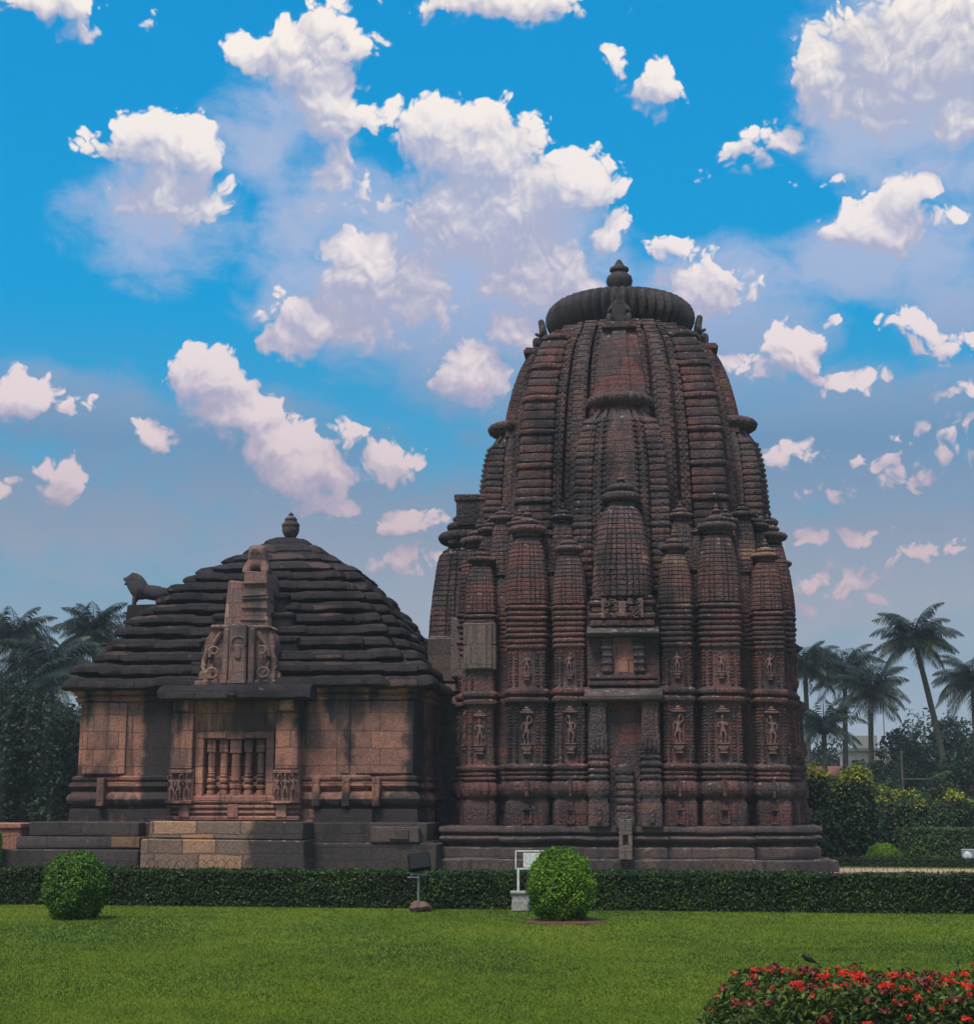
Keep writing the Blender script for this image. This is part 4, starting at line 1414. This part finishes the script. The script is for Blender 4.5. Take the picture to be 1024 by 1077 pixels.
def box_hedge(name, label, cat, p0, p1, depth, h, n, leaf=.045, mat='hedge', top_mat=None, bulge=.03, group=None):
    """a clipped hedge running from p0 to p1 (ground points of its front face)"""
    p0, p1 = Vector(p0), Vector(p1)
    L = (p1 - p0).length
    u = (p1 - p0).normalized()
    v = Vector((-u.y, u.x, 0))
    if v.y < 0:
        v = -v
    root = empty(name, (p0 + p1) / 2 + v * depth / 2, 0)
    tag(root, label, cat, group)
    root.rotation_euler = (0, 0, math.atan2(u.y, u.x))
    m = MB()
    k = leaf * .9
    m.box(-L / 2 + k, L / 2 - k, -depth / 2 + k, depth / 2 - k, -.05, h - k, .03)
    m.build('shade_core', M['core'], root)
    # leaves over the front, back, top and ends
    A = [L * h, L * h * .35, L * depth * 1.2, depth * h, depth * h]
    cnt = (np.array(A) / sum(A) * n).astype(int)
    P, Nn = [], []
    for i, c in enumerate(cnt):
        a, b = RNG.uniform(-.5, .5, c), RNG.uniform(0, 1, c)
        if i == 0:
            p, q = np.stack([a * L, np.full(c, -depth / 2), b * h], 1), (0, -1, .25)
        elif i == 1:
            p, q = np.stack([a * L, np.full(c, depth / 2), b * h], 1), (0, 1, .25)
        elif i == 2:
            p, q = np.stack([a * L, (b - .5) * depth, np.full(c, h)], 1), (0, 0, 1)
        else:
            sg = -1 if i == 3 else 1
            p, q = np.stack([np.full(c, sg * L / 2), a * depth, b * h], 1), (sg, 0, .25)
        P.append(p)
        Nn.append(np.tile(np.array(q, float), (c, 1)))
    P, Nn = np.concatenate(P), np.concatenate(Nn)
    wob = np.array([mnoise.noise((x * 1.7, y * 1.7, z * 2.4)) for x, y, z in P])
    P = P + Nn * (wob[:, None] * bulge * 1.4 + RNG.normal(-.012, bulge * .6, (len(P), 1)))
    P[:, 2] = np.maximum(P[:, 2], .01)
    V = leaves(P, Nn, leaf)
    put('foliage', join_soup('foliage', M[mat], [(V, RNG.uniform(0, 1, len(P)))]), root)
    return root


box_hedge('boxwood_hedge', 'long low clipped green hedge running across the whole lawn before the temple', 'hedge', (-12, 28.6, 0), (12, 24.7, 0), .85, .57, 120000, .05)


def topiary(label, x, y, r, h, n, leaf=.04, mat='topiary', shape='barrel', zc=.5):
    root = tag(empty('round_bush', (x, y, 0)), label, 'bush', 'clipped round bushes')

    def rad(t):                       # t 0..1 up the bush
        if shape == 'dome':
            return math.sqrt(max(0, 1 - t * t))
        if t < .45:
            return .62 + .38 * math.sin(t / .45 * math.pi / 2)
        return math.sqrt(max(0, 1 - ((t - .45) / .55) ** 2.3))
    m = MB()
    m.lathe([(max(.01, (r - leaf * 1.2) * rad(k / 12)), max(0.02, h * k / 12 - (leaf if k > 6 else 0))) for k in range(13)], 20)
    m.build('shade_core', M['core'], root)
    t = RNG.uniform(0, 1, n * 2)
    w = np.array([rad(q) for q in t])
    keep = RNG.uniform(0, 1, n * 2) < np.clip(w + .12, 0, 1)
    t = t[keep][:n]
    ph = RNG.uniform(0, 2 * math.pi, len(t))
    rr = np.array([rad(q) for q in t]) * r
    if shape == 'dome':
        ext = int(n * .35)
    else:
        ext = int(n * .3)
    P = np.stack([rr * np.cos(ph), rr * np.sin(ph), t * h], 1)
    # crown
    rc = np.sqrt(RNG.uniform(0, 1, ext)) * r * .92
    pc = RNG.uniform(0, 2 * math.pi, ext)
    if shape == 'dome':
        zt = h * np.sqrt(np.clip(1 - (rc / r) ** 2, 0, 1))
    else:
        zt = h * (.45 + .55 * (np.clip(1 - (rc / (r * 1.01)) ** 2, 0, 1)) ** (1 / 2.3))
    P = np.concatenate([P, np.stack([rc * np.cos(pc), rc * np.sin(pc), zt], 1)])
    Nn = P - np.array([0, 0, h * .45])
    Nn /= np.linalg.norm(Nn, axis=1, keepdims=True)
    wob = np.array([mnoise.noise((p[0] * 5 + x, p[1] * 5, p[2] * 5)) for p in P])
    P = P + Nn * (wob[:, None] * .055 + RNG.normal(-.008, .02, (len(P), 1)))
    ns = len(P) // 40                                          # stray shoots past the clipped outline
    P[:ns] += Nn[:ns] * RNG.uniform(.01, .06, (ns, 1))
    Nn = Nn + np.array([0, 0, .35])
    V = leaves(P, Nn, leaf, tilt=.8)
    put('foliage', join_soup('foliage', M[mat], [(V, RNG.uniform(0, 1, len(P)))]), root)
    return root


topiary('round clipped bush standing alone on the lawn before the left end of the hall', -6.05, 24.4, .445, .95, 15000, .042, 'topiary_dark')
topiary('brightest round clipped bush, in bare soil beside the white electric panel', 1.065, 23.9, .46, 1.02, 16000)
topiary('low green dome bush beside the tall shrub at the tower corner', 11.75, 49.0, .56, .56, 9000, .05, 'topiary', 'dome')
topiary('half seen round bush at the left edge beside the low wall', -12.95, 42.6, .42, 1.3, 8000, .05)
m = MB()
m.lathe([(.05, .02), (.42, .022), (.55, .012), (.62, .004)], 28)
tag(m.build('soil_patch', M['soil'], None, (1.1, 23.75, 0), wear=.012), kind='structure')


def wild_shrub(name, label, cat, x, y, rx, ry, h, n, leaf, mat='wild', top=None, group=None, lobes=7, seed=1, rz=0.0):
    """an untrimmed shrub: leaves on several overlapping lobes, with a shadowy inside and some stems"""
    rg = np.random.default_rng(seed)
    rnd = random.Random(seed)
    root = tag(empty(name, (x, y, 0), rz), label, cat, group)
    m = MB()
    for i in range(5):
        a = rnd.uniform(0, 6.28)
        m.tube([(.1 * rx * math.cos(a), .1 * ry * math.sin(a), -.05), (.35 * rx * math.cos(a), .35 * ry * math.sin(a), h * .5), (.5 * rx * math.cos(a), .5 * ry * math.sin(a), h * .8)], [.04, .03, .015], 5)
    m.build('stems', M['darkbark'], root)
    parts, tops, core = [], [], MB()
    for i in range(lobes):
        c = np.array([rnd.uniform(-.75, .75) * rx, rnd.uniform(-.6, .6) * ry, h * rnd.uniform(.3, .72)])
        if i < 4:
            c = np.array([(i - 1.5) * .42 * rx, -.25 * ry, h * .24])
        s = np.array([rx * rnd.uniform(.35, .55), ry * rnd.uniform(.4, .6), h * rnd.uniform(.28, .42)])
        s[2] = min(s[2], h - c[2])
        c[2] = max(c[2], s[2] * .8)
        k = n // lobes
        d = rg.normal(0, 1, (k, 3))
        d /= np.linalg.norm(d, axis=1, keepdims=True)
        P = c + d * s * rg.uniform(.72, 1.06, (k, 1))
        wob = np.array([mnoise.noise(tuple(p * 2.2)) for p in P])
        P += d * s * wob[:, None] * .22
        ok = P[:, 2] > .03
        P, d = P[ok], d[ok]
        V = leaves(P, d + np.array([0, -.1, .3]), leaf, tilt=.7, rng=rg)
        r = rg.uniform(0, 1, len(P))
        if top is not None:
            tm = P[:, 2] > h * (.80 + .06 * rnd.uniform(-1, 1)) + rg.normal(0, h * .03, len(P))
            q = np.repeat(tm, 4)
            tops.append((V[q], r[tm]))
            parts.append((V[~q], r[~tm]))
        else:
            parts.append((V, r))
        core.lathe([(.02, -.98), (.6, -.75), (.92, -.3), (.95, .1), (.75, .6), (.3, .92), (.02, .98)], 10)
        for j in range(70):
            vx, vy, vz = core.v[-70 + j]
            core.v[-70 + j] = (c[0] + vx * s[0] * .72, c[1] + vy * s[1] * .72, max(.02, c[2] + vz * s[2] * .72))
    core.build('shade_core', M['core'], root)
    put('foliage', join_soup('foliage', M[mat], parts), root)
    if tops:
        put('young_leaves', join_soup('young_leaves', M[top], tops), root)
    return root


# ------------------------------------------------------------------ planting beyond the tower, right
wild_shrub('tall_shrub', 'tall bushy shrub with yellow tips beside the right corner of the tower', 'shrub', 11.15, 52, 1.15, 1.0, 3.0, 9000, .13, 'wild', 'golden', None, 9, 21)
for i, (x, y, rx, h, lab) in enumerate(((13.9, 57.5, 1.1, 2.45, 'yellow tipped shrub directly right of the tall corner shrub'), (15.5, 57.0, 1.0, 2.25, 'middle yellow tipped shrub of the row behind the clipped hedge'),
                                        (17.2, 57.2, 1.2, 2.2, 'yellow tipped shrub cut by the right edge of the photo'))):
    wild_shrub('golden_shrub', lab, 'shrub', x, y, rx, .9, h, 6500, .12, 'wild', 'golden', 'yellow tipped shrubs in a row', 8, 31 + i)
for i, (x, y, rx, h, lab) in enumerate(((14.0, 64, 1.3, 3.4, 'dark round shrub behind the yellow tipped row, below the white house'), (17.0, 66, 1.5, 2.9, 'dark shrub behind the yellow tipped row, right of the house'),
                                        (19.8, 66, 1.9, 3.2, 'dark shrub behind the yellow tipped row at the right edge'))):
    wild_shrub('dark_shrub', lab, 'shrub', x, y, rx, 1.2, h, 5000, .16, 'wild', None, 'dark shrubs behind the yellow row', 7, 51 + i)
box_hedge('clipped_hedge', 'short clipped hedge at the right edge, in front of the yellow tipped shrubs', 'hedge', (12.6, 50.0, 0), (17.6, 49.4, 0), 1.1, .98, 16000, .08, 'clipped')
box_hedge('border_hedge', 'very low dark border hedge along the far side of the tan path', 'hedge', (9.7, 46.2, 0), (16.5, 43.9, 0), .4, .24, 9000, .05)
m = MB()
m.add([(8.0, 41.0, .004), (17, 38.4, .004), (17, 42.6, .004), (8.3, 45.2, .004)], [(0, 1, 2, 3)])
tag(m.build('path', M['path'], angle=0), kind='structure')
m = MB()
m.add([(9.2, 46.6, .005), (30, 41.5, .005), (40, 80, .005), (11, 80, .005)], [(0, 1, 2, 3)])
tag(m.build('planting_bed', M['bed'], angle=0), kind='structure')

# low fence of overlapping wire hoops before the temple
a, b = Vector((-13, 41.6, 0)), Vector((13, 38.3, 0))
m = MB()
n = 104
u = (b - a).normalized()
for i in range(n):
    p = a.lerp(b, i / n)
    pts = [p + u * (.2 - .2 * math.cos(t * math.pi / 8)) + Vector((0, 0, .02 + .33 * math.sin(t * math.pi / 8))) + Vector((0, .004 * (i % 2), 0)) for t in range(9)]
    m.tube(pts, .006, 4)
m.tube([a + Vector((0, 0, .12)), b + Vector((0, 0, .12))], .005, 4)
tag(m.build('hoop_fence', M['wire']), 'knee high fence of overlapping wire hoops running in front of the temple plinth', 'fence')

# twin lamp box at the right edge
root = tag(empty('ground_light', (13.75, 46.75, 0), R(-14)), 'grey ground light box with two round lamps at the right edge of the garden', 'lamp')
m = MB()
m.box(-.33, .33, -.1, .14, .08, .46, .02, (.0, .03))
m.box(-.3, -.22, -.06, .1, -.02, .1)
m.box(.22, .3, -.06, .1, -.02, .1)
m.build('housing', M['steel'], root)
m = MB()
m.lathe([(.125, 0), (.125, .03), (.1, .045), (.02, .06)], 18)
lm = m.mesh('lamp', M['glass'])
for x in (-.16, .16):
    o = put('lamp', lm, root, (x, -.1, .27))
    o.rotation_euler = (R(90), 0, 0)

# ------------------------------------------------------------------ trees


def palm(label, base, top, n_fronds, L, seed, group='coconut palms behind the temple', rise=1.0):
    rg = np.random.default_rng(seed)
    rnd = random.Random(seed)
    base, top = Vector(base), Vector(top)
    root = tag(empty('palm_tree', base), label, 'palm tree', group)
    t = top - base
    pts, rad = [], []
    for i in range(13):
        f = i / 12
        x = f + .18 * math.sin(f * math.pi) * (1 - f)
        pts.append(Vector((t.x * f ** 1.35, t.y * f, t.z * f - .1)))
        rad.append(.20 - .07 * f + .012 * (i % 2) + (.1 if i == 0 else 0))
    m = MB()
    m.tube(pts, rad, 9)
    m.build('trunk', M['bark'], root, wear=.02)
    V, Rr = [], []
    ctr = np.array(t)
    stalk = MB()
    for k in range(n_fronds):
        az = k * 2.399963 + rnd.uniform(-.3, .3)
        elv = R(84 - 104 * (k / n_fronds) + rnd.uniform(-9, 9)) * rise
        if elv < 0:
            elv *= 1.6
        ln = L * rnd.uniform(.85, 1.1)
        d = np.array([math.cos(az), math.sin(az), 0])
        steps = 26
        p, e = ctr.copy(), elv
        line = [p.copy()]
        for s in range(steps):
            e -= (.028 + .030 * (s / steps)) * (1.4 if elv > .2 else .9)
            e = max(e, R(-86))
            p = p + (d * math.cos(e) + np.array([0, 0, math.sin(e)])) * ln / steps
            line.append(p.copy())
        stalk.tube(line[::3], [max(.008, .035 * (1 - i / 10)) for i in range(len(line[::3]))], 4)
        tw = rnd.uniform(-.5, .5)
        sd0 = np.array([-math.sin(az), math.cos(az), 0])
        for s in range(3, steps * 2):
            f = s / (steps * 2)
            i = min(int(s / 2), steps - 1)
            q = line[i] + (line[i + 1] - line[i]) * (s / 2 - i)
            tan = line[i + 1] - line[i]
            tan /= np.linalg.norm(tan)
            ll = L * .30 * math.sin(math.pi * min(1, f * .78 + .2)) ** .8
            for sg in (-1, 1):
                sd = sd0 * sg * math.cos(tw) + np.array([0, 0, math.sin(tw) * sg])
                dr = rnd.uniform(.35, .75)
                dirv = sd * .8 + tan * .55 + np.array([0, 0, -dr])
                dirv /= np.linalg.norm(dirv)
                l2 = ll * rnd.uniform(.8, 1.1)
                mid = q + dirv * l2 * .5
                tip = q + dirv * l2 * .96 + np.array([0, 0, -.2 * l2])
                w = tan * .024 * (L / 2.6)
                V.append(np.stack([q - w * .5, mid - w, tip, mid + w]))
                Rr.append(np.clip(rnd.uniform(0, .8) + (.25 if k > n_fronds * .8 else 0), 0, 1))
    put('crown', soup('crown', np.concatenate(V), None, M['frond'], np.array(Rr), 4), root)
    stalk.build('stalks', M['frond'], root)
    m = MB()
    for k in range(7):
        a = k * .9
        m.lathe([(.02, -.16), (.1, -.1), (.13, 0), (.09, .1), (.02, .15)], 8, (t.x + .22 * math.cos(a), t.y + .22 * math.sin(a)), z0=t.z - .28 - .05 * (k % 2))
    m.build('coconuts', M['frond'], root)
    return root


def pz(px, py, Y):
    p = at(px, py, Y)
    return (p.x, p.y, p.z)


def ground_pt(px, Y):
    p = at(px, 850, Y)
    return (p.x, Y, 0)


palm('tallest palm, its trunk leaning out to the right over the garden', ground_pt(1003, 90), pz(961, 672, 89), 40, 2.8, 1)
palm('palm nearest the tower, half hidden by its right edge', ground_pt(852, 100), pz(846, 703, 100), 36, 2.9, 2)
palm('palm second from the tower on the right, standing straight', ground_pt(889, 102), pz(888, 706, 102), 38, 2.9, 3)
palm('shorter bushy palm just left of the tall leaning palm', ground_pt(916, 96), pz(915, 728, 96), 38, 2.8, 4)
palm('palm cut off by the right edge of the photo', ground_pt(1030, 98), pz(1022, 716, 98), 36, 2.9, 5)
palm('small palm low between the tower and the straight palm', ground_pt(868, 92), pz(866, 764, 92), 28, 2.6, 6)
palm('palm with upright fronds rising just left of the hall roof', ground_pt(112, 84), pz(98, 668, 84), 38, 2.7, 7, rise=1.08)
palm('tall palm at the left edge of the photo', ground_pt(15, 88), pz(16, 672, 88), 40, 2.8, 8)
palm('palm with drooping fronds between the two left palms', ground_pt(58, 76), pz(54, 704, 76), 34, 3.0, 9)
palm('low palm with drooping fronds in front at the left edge', ground_pt(20, 70), pz(22, 738, 70), 30, 3.2, 10)


def leafy_tree(label, x, y, h, r, n, leaf, seed, name='leafy_tree', group=None, cz=.62, flat=.8):
    rg = np.random.default_rng(seed)
    rnd = random.Random(seed)
    root = tag(empty(name, (x, y, 0)), label, 'tree', group)
    m = MB()
    m.tube([(0, 0, -.1), (.05, 0, h * .25), (-.05, .05, h * .5), (0, 0, h * .8)], [.22, .17, .12, .04], 8)
    cl = []
    for i in range(11):
        a, q = rnd.uniform(0, 6.28), math.sqrt(rnd.uniform(.05, 1))
        c = np.array([r * .72 * q * math.cos(a), r * .72 * q * math.sin(a), h * cz + h * (1 - cz) * rnd.uniform(-.75, .68)])
        cl.append(c)
        m.tube([(0, 0, h * .35), tuple(c * np.array([.5, .5, .8])), tuple(c)], [.09, .06, .02], 5)
    m.build('trunk', M['darkbark'], root)
    parts = []
    for c in cl:
        k = n // len(cl)
        s = r * rnd.uniform(.34, .52)
        d = rg.normal(0, 1, (k, 3))
        d /= np.linalg.norm(d, axis=1, keepdims=True)
        P = c + d * s * np.array([1, 1, flat]) * (rg.uniform(.25, 1.08, (k, 1)) ** .6)
        P += np.array([[mnoise.noise(tuple(p * 1.1 + 7)), mnoise.noise(tuple(p * 1.1)), mnoise.noise(tuple(p * 1.1 + 3))] for p in P]) * r * .16
        P = P[P[:, 2] > .1]
        parts.append((leaves(P, rg.normal(0, .5, (len(P), 3)) + np.array([0, 0, .5]), leaf, tilt=.8, rng=rg), rg.uniform(0, 1, len(P))))
    put('crown', join_soup('crown', M['tree'], parts), root)
    return root


leafy_tree('dark round tree behind the foot of the leaning palm', *at(975, 800, 96).xy, 6.6, 3.0, 9000, .26, 61)
leafy_tree('pale green tree at the right edge behind the shrubs', *at(1022, 800, 76).xy, 4.6, 2.1, 7000, .2, 62)
leafy_tree('small dark tree in front of the house, left of the leaning palm', *at(935, 800, 92).xy, 4.4, 1.7, 5000, .2, 63)
leafy_tree('dim tree far behind the palms beside the tower', *at(868, 800, 125).xy, 6.2, 4.2, 6000, .3, 64)
leafy_tree('dim spreading tree far behind the white house', *at(915, 800, 135).xy, 5.4, 5.2, 6000, .3, 65)
leafy_tree('dim tree far behind at the right edge', *at(1010, 800, 130).xy, 8.2, 5.6, 7000, .3, 66)
# climber-hung trees at the left edge
for i, (px, Y, h, r, lab) in enumerate(((4, 60, 6.6, 1.5, 'dark tree hung with climbers at the very left edge'), (34, 59, 6.0, 1.1, 'dark tree hung with climbers, the middle one left of the hall'), (66, 60, 5.6, 1.15, 'dark tree hung with climbers touching the left wall of the hall'))):
    p = at(px, 850, Y)
    t = wild_shrub('climber_hung_tree', lab, 'tree', p.x, Y, r * 1.1, 1.3, h, 9000, .17, 'tree', None, 'climber hung trees at the left', 13, 71 + i)
leafy_tree('dim leafy tree far behind the left palms', *at(40, 800, 110).xy, 8.5, 5.0, 8000, .3, 67)
leafy_tree('dim leafy tree far behind the hall, at the left edge', *at(-20, 800, 112).xy, 9.5, 5.0, 7000, .3, 68)

# house among the palms
Y = 108
hx = at(915, 850, Y).x
root = tag(empty('house', (hx, Y, 0), R(-8)), 'small cream flat roofed house half hidden by trees below the palms', 'house')
m = MB()
m.box(-1.7, 1.4, -2, 2, -.1, 5.2, .03)
m.box(-3.4, -1.6, -2.2, 1.8, -.1, 4.0, .03)
m.box(1.3, 3.0, -2.3, 1.6, -.1, 4.4, .03)
m.build('wall', M['plaster'], root)
m = MB()
m.box(-1.85, 1.55, -2.15, 2.15, 5.2, 5.45, .03)
m.box(-1.0, .5, -1.2, .6, 5.45, 6.3, .03)
m.box(1.2, 3.15, -2.45, 1.7, 4.4, 4.6, .03)
m.build('flat_roof', M['concrete'], root)
m = MB()
m.box(-3.8, -1.3, -2.9, 1.9, 3.7, 4.3, 0, (.1, 1.2))
m.build('tiled_roof', M['rooftile'], root)
for (x, z) in ((-.9, 4.2), (.4, 4.2), (2.1, 3.6), (-2.5, 3.0)):
    m = MB()
    m.box(x - .35, x + .35, -2.33, -1.9, z - .45, z + .45)
    w = m.build('window', M['pane'], root)
m = MB()
m.tube([(.9, -1.9, 5.3), (.9, -1.9, 8.2)], .04, 5)
m.tube([(-.2, -1.9, 8.1), (2.0, -1.9, 8.15)], .03, 5)
m.build('antenna', M['steel'], root)
p = at(950, 850, 86)
m = MB()
m.tube([(p.x, 86, 0), (p.x, 86, 4.6)], .06, 6)
m.tube([(p.x, 86, 3.1), (p.x + 2.0, 86, 3.1)], .04, 5)
m.tube([(p.x + 2.0, 86, 2.4), (p.x + 2.0, 86, 3.1)], .04, 5)
tag(m.build('post_frame', M['bark']), 'thin bare post with a side rail, right of the house', 'post')

# ------------------------------------------------------------------ small things on the lawn
# floodlight
fx = at(441, 850, 26.3).x
root = tag(empty('floodlight', (fx, 26.15, 0)), 'black square floodlight on a thin pole, its foot held by a reddish rock', 'floodlight')
m = MB()
m.tube([(0, 0, .05), (0, 0, .56)], .018, 8)
m.build('post', M['steel'], root)
m = MB()
m.box(-.13, .13, -.04, .04, .56, .585, .005)
m.box(-.17, .02, -.06, -.03, .52, .54)
m.tube([(-.11, 0, .58), (-.11, 0, .66)], .012, 6)
m.tube([(.11, 0, .58), (.11, 0, .66)], .012, 6)
m.build('bracket', M['steel'], root)
m = MB()
m.box(-.17, .17, -.08, .08, -.13, .13, .012)
m.box(-.12, .12, .08, .14, -.09, .09, .012)
for k in range(5):
    m.box(-.1 + k * .045, -.085 + k * .045, .08, .17, -.1, .1)
lh = m.build('lamp_housing', M['black'], root, (.01, 0, .76), 0)
lh.rotation_euler = (R(-18), R(-7), R(8))
m = MB()
m.box(-.15, .15, -.087, -.08, -.11, .11)
m.build('glass', M['pane'], lh)
m = MB()
m.tube([(.0, .02, .5), (-.06, .0, .36), (-.2, -.02, .2), (-.36, -.03, .1), (-.42, -.03, .02)], .009, 5)
m.build('cable', M['black'], root)
m = MB()
m.lathe([(.06, -.02), (.15, .0), (.17, .05), (.14, .11), (.08, .15), (.02, .16)], 12)
tag(m.build('rock', M['rock'], None, (fx + .03, 26.12, 0), wear=.06), 'reddish rock heaped round the foot of the floodlight pole', 'rock')

# electric panel on a post with its concrete box
Y = 26.6
x0 = at(543, 850, Y).x
root = tag(empty('electric_panel', (x0, Y - .28, 0)), 'white framed electric panel on a thin post, half behind the bright round bush', 'electric panel')
m = MB()
m.tube([(.02, 0, .3), (.02, 0, .66)], .02, 8)
m.box(-.03, .3, -.015, .015, .64, .665)
m.build('post', M['white'], root)
m = MB()
for (a, b, c, d) in ((-.03, -.01, .66, .93), (.62, .64, .66, .93), (-.03, .64, .92, .94), (.1, .64, .67, .69)):
    m.box(a, b, -.02, .02, c, d)
m.build('frame', M['white'], root)
m = MB()
m.box(.1, .6, -.012, .03, .68, .9, .006)
for k in range(9):
    m.box(.125 + k * .052, .145 + k * .052, -.022, -.01, .69, .89)
m.build('panel', M['white'], root)
m = MB()
m.box(-.09, .2, -.2, .12, 0, .28, .015, (.01, .01))
m.box(-.11, .22, -.22, .14, .27, .31, .01)
tag(m.build('concrete_box', M['concrete'], None, (x0, Y - .3, 0), wear=.008), 'small grey concrete box at the foot of the white panel post', 'box')
m = MB()
pts = []
for k in range(15):
    t = k / 14
    pts.append((x0 + .16 + .34 * t, Y - .52 - .05 * math.sin(t * 9), .03 + .20 * abs(math.sin(t * math.pi * 1.5 + .3)) * (1 - t * .5)))
m.tube(pts, .014, 6)
tag(m.build('blue_hose', M['hose']), 'loop of thin blue hose between the concrete box and the round bush', 'hose')

# myna bird on the lawn
root = tag(empty('bird', (3.28, 17.0, 0), R(200)), 'small dark bird with a yellow beak walking on the lawn behind the red flowers', 'bird')
bj = [(0, 0, .105, .034, .036), (.045, 0, .125, .036, .034), (-.05, 0, .085, .026, .024), (.085, 0, .15, .024), (.105, 0, .168, .022), (.13, 0, .166, .008), (-.10, 0, .06, .016, .008), (-.16, 0, .04, .014, .005)]
root.scale = (.8, .8, .8)
put('body', skin_mesh('body', M['feather'], bj, [(0, 1), (0, 2), (1, 3), (3, 4), (4, 5), (2, 6), (6, 7)], 2), root)
m = MB()
m.tube([(.12, 0, .168), (.135, 0, .166), (.155, 0, .16)], [.009, .007, .001], 6)
m.build('beak', M['beak'], root)
for sg in (-1, 1):
    m = MB()
    m.tube([(.0, sg * .018, .08), (-.006, sg * .02, .04), (.006 * sg, sg * .02, .004)], .004, 5)
    for a in (-.5, 0, .5, 3.1):
        m.tube([(.006 * sg, sg * .02, .005), (.006 * sg + .025 * math.cos(a), sg * .02 + .025 * math.sin(a), .003)], .003, 4)
    m.build('leg', M['beak'], root)
    m = MB()
    m.loft([[(.05 + dx, sg * (.036 + dy), .12 + dz) for (dx, dy, dz) in q] for q in ([(0, -.006, -.012), (0, .002, -.012), (0, .002, .012), (0, -.006, .012)], [(-.05, 0, -.03), (-.05, .008, -.028), (-.05, .004, .01), (-.05, -.004, .01)], [(-.13, -.022, -.05), (-.13, -.017, -.05), (-.13, -.018, -.035), (-.13, -.023, -.035)])])
    m.build('wing', M['feather'], root)

# flowering hedge in the near right corner
rg = np.random.default_rng(5)
root = tag(empty('flowering_hedge', (2.98, 10.9, 0), R(2)), 'low leafy hedge full of red flower heads in the near right corner of the lawn', 'flowering hedge')
LX, LY, HH = 1.52, .78, .48
n = 24000
P = np.stack([rg.uniform(-LX, LX, n), rg.uniform(-LY, LY, n), np.zeros(n)], 1)
edge = np.minimum.reduce([P[:, 0] + LX, LX - P[:, 0], P[:, 1] + LY, LY - P[:, 1]])
topz = HH * np.clip(edge / .22, 0, 1) ** .45
topz *= 1 + .16 * np.array([mnoise.noise((p[0] * 2.2, p[1] * 2.2, 1)) for p in P]) + .10 * np.array([mnoise.noise((p[0] * 7, p[1] * 7, 2)) for p in P])
P[:, 2] = topz * (1 - rg.uniform(0, 1, n) ** 2.2 * .9)
Nn = np.stack([P[:, 0] / LX * .3, P[:, 1] / LY * .3, np.ones(n)], 1)
V = leaves(P + rg.normal(0, .01, (n, 3)), Nn, .05, .42, .75, rg)
# upright shoots
SP = []
for i in range(46):
    x, y = rg.uniform(-LX, LX), rg.uniform(-LY * .9, LY * .9)
    for k in range(7):
        SP.append((x + rg.normal(0, .012), y + rg.normal(0, .012), HH * .9 + .018 * k * rg.uniform(.8, 1.4)))
SP = np.array(SP)
V2 = leaves(SP, np.tile(np.array([0, -.6, .5]), (len(SP), 1)), .05, .4, .9, rg)
put('foliage', join_soup('foliage', M['ixora'], [(V, rg.uniform(0, 1, n)), (V2, rg.uniform(.3, 1, len(SP)))]), root)
m = MB()
m.box(-LX + .12, LX - .12, -LY + .12, LY - .12, .0, HH * .62, .05)
m.build('shade_core', M['core'], root)


def flower_head(mat, r, seed):
    q = np.random.default_rng(seed)
    k = 70
    d = q.normal(0, 1, (k, 3))
    d[:, 2] = np.abs(d[:, 2]) * .9 + .1
    d /= np.linalg.norm(d, axis=1, keepdims=True)
    return join_soup('flower_head', mat, [(leaves(d * r * q.uniform(.7, 1.05, (k, 1)) * np.array([1, 1, .7]), d, r * .62, .7, .5, q), q.uniform(0, 1, k))])


FH = [flower_head(M['petal'], .042, 1), flower_head(M['petal'], .034, 2), flower_head(M['faded'], .036, 3)]
def bloom_spot():
    x, y = rg.uniform(-LX * .97, LX * .5), rg.uniform(-LY * .98, LY * .85)
    e = min(x + LX, LX - x, y + LY, LY - y)
    z = HH * min(1, max(.1, e / .22)) ** .45 * (1 + .16 * mnoise.noise((x * 2.2, y * 2.2, 1)) + .10 * mnoise.noise((x * 7, y * 7, 2))) + rg.uniform(-.01, .04)
    return x, y, z


for i in range(99):
    x, y, z = bloom_spot()
    red = rg.uniform() < .62 + .3 * (x / LX)
    put('flower_head', FH[int(rg.integers(0, 2)) if red else 2], root, (x, y, z), rg.uniform(0, 6), (1.0 * rg.uniform(.8, 1.25),) * 3)
small = []
for i in range(150):                                             # buds and single florets between the heads
    x, y, z = bloom_spot()
    k = 12
    d = rg.normal(0, 1, (k, 3))
    d /= np.linalg.norm(d, axis=1, keepdims=True)
    small.append((leaves(np.array([x, y, z]) + d * .016, d + np.array([0, 0, .5]), .02, .7, .5, rg), rg.uniform(0, 1, k)))
tag(put('small_blooms', join_soup('small_blooms', M['petal'], small), root), kind='stuff')

# ------------------------------------------------------------------ hazy air over the whole garden
m = MB()
m.box(-310, 310, -40, 510, -1, 24)
hz_mat = bpy.data.materials.new('haze')
hz_mat.use_nodes = True
hz_mat.node_tree.nodes.clear()
T = NT(hz_mat.node_tree)
v = T.n('ShaderNodeVolumePrincipled', {'Color': (.80, .88, .96, 1), 'Density': .0006, 'Anisotropy': 0.0})
o = T.n('ShaderNodeOutputMaterial')
hz_mat.node_tree.links.new(v.outputs[0], o.inputs['Volume'])
tag(m.build('haze', hz_mat, angle=0), kind='stuff')
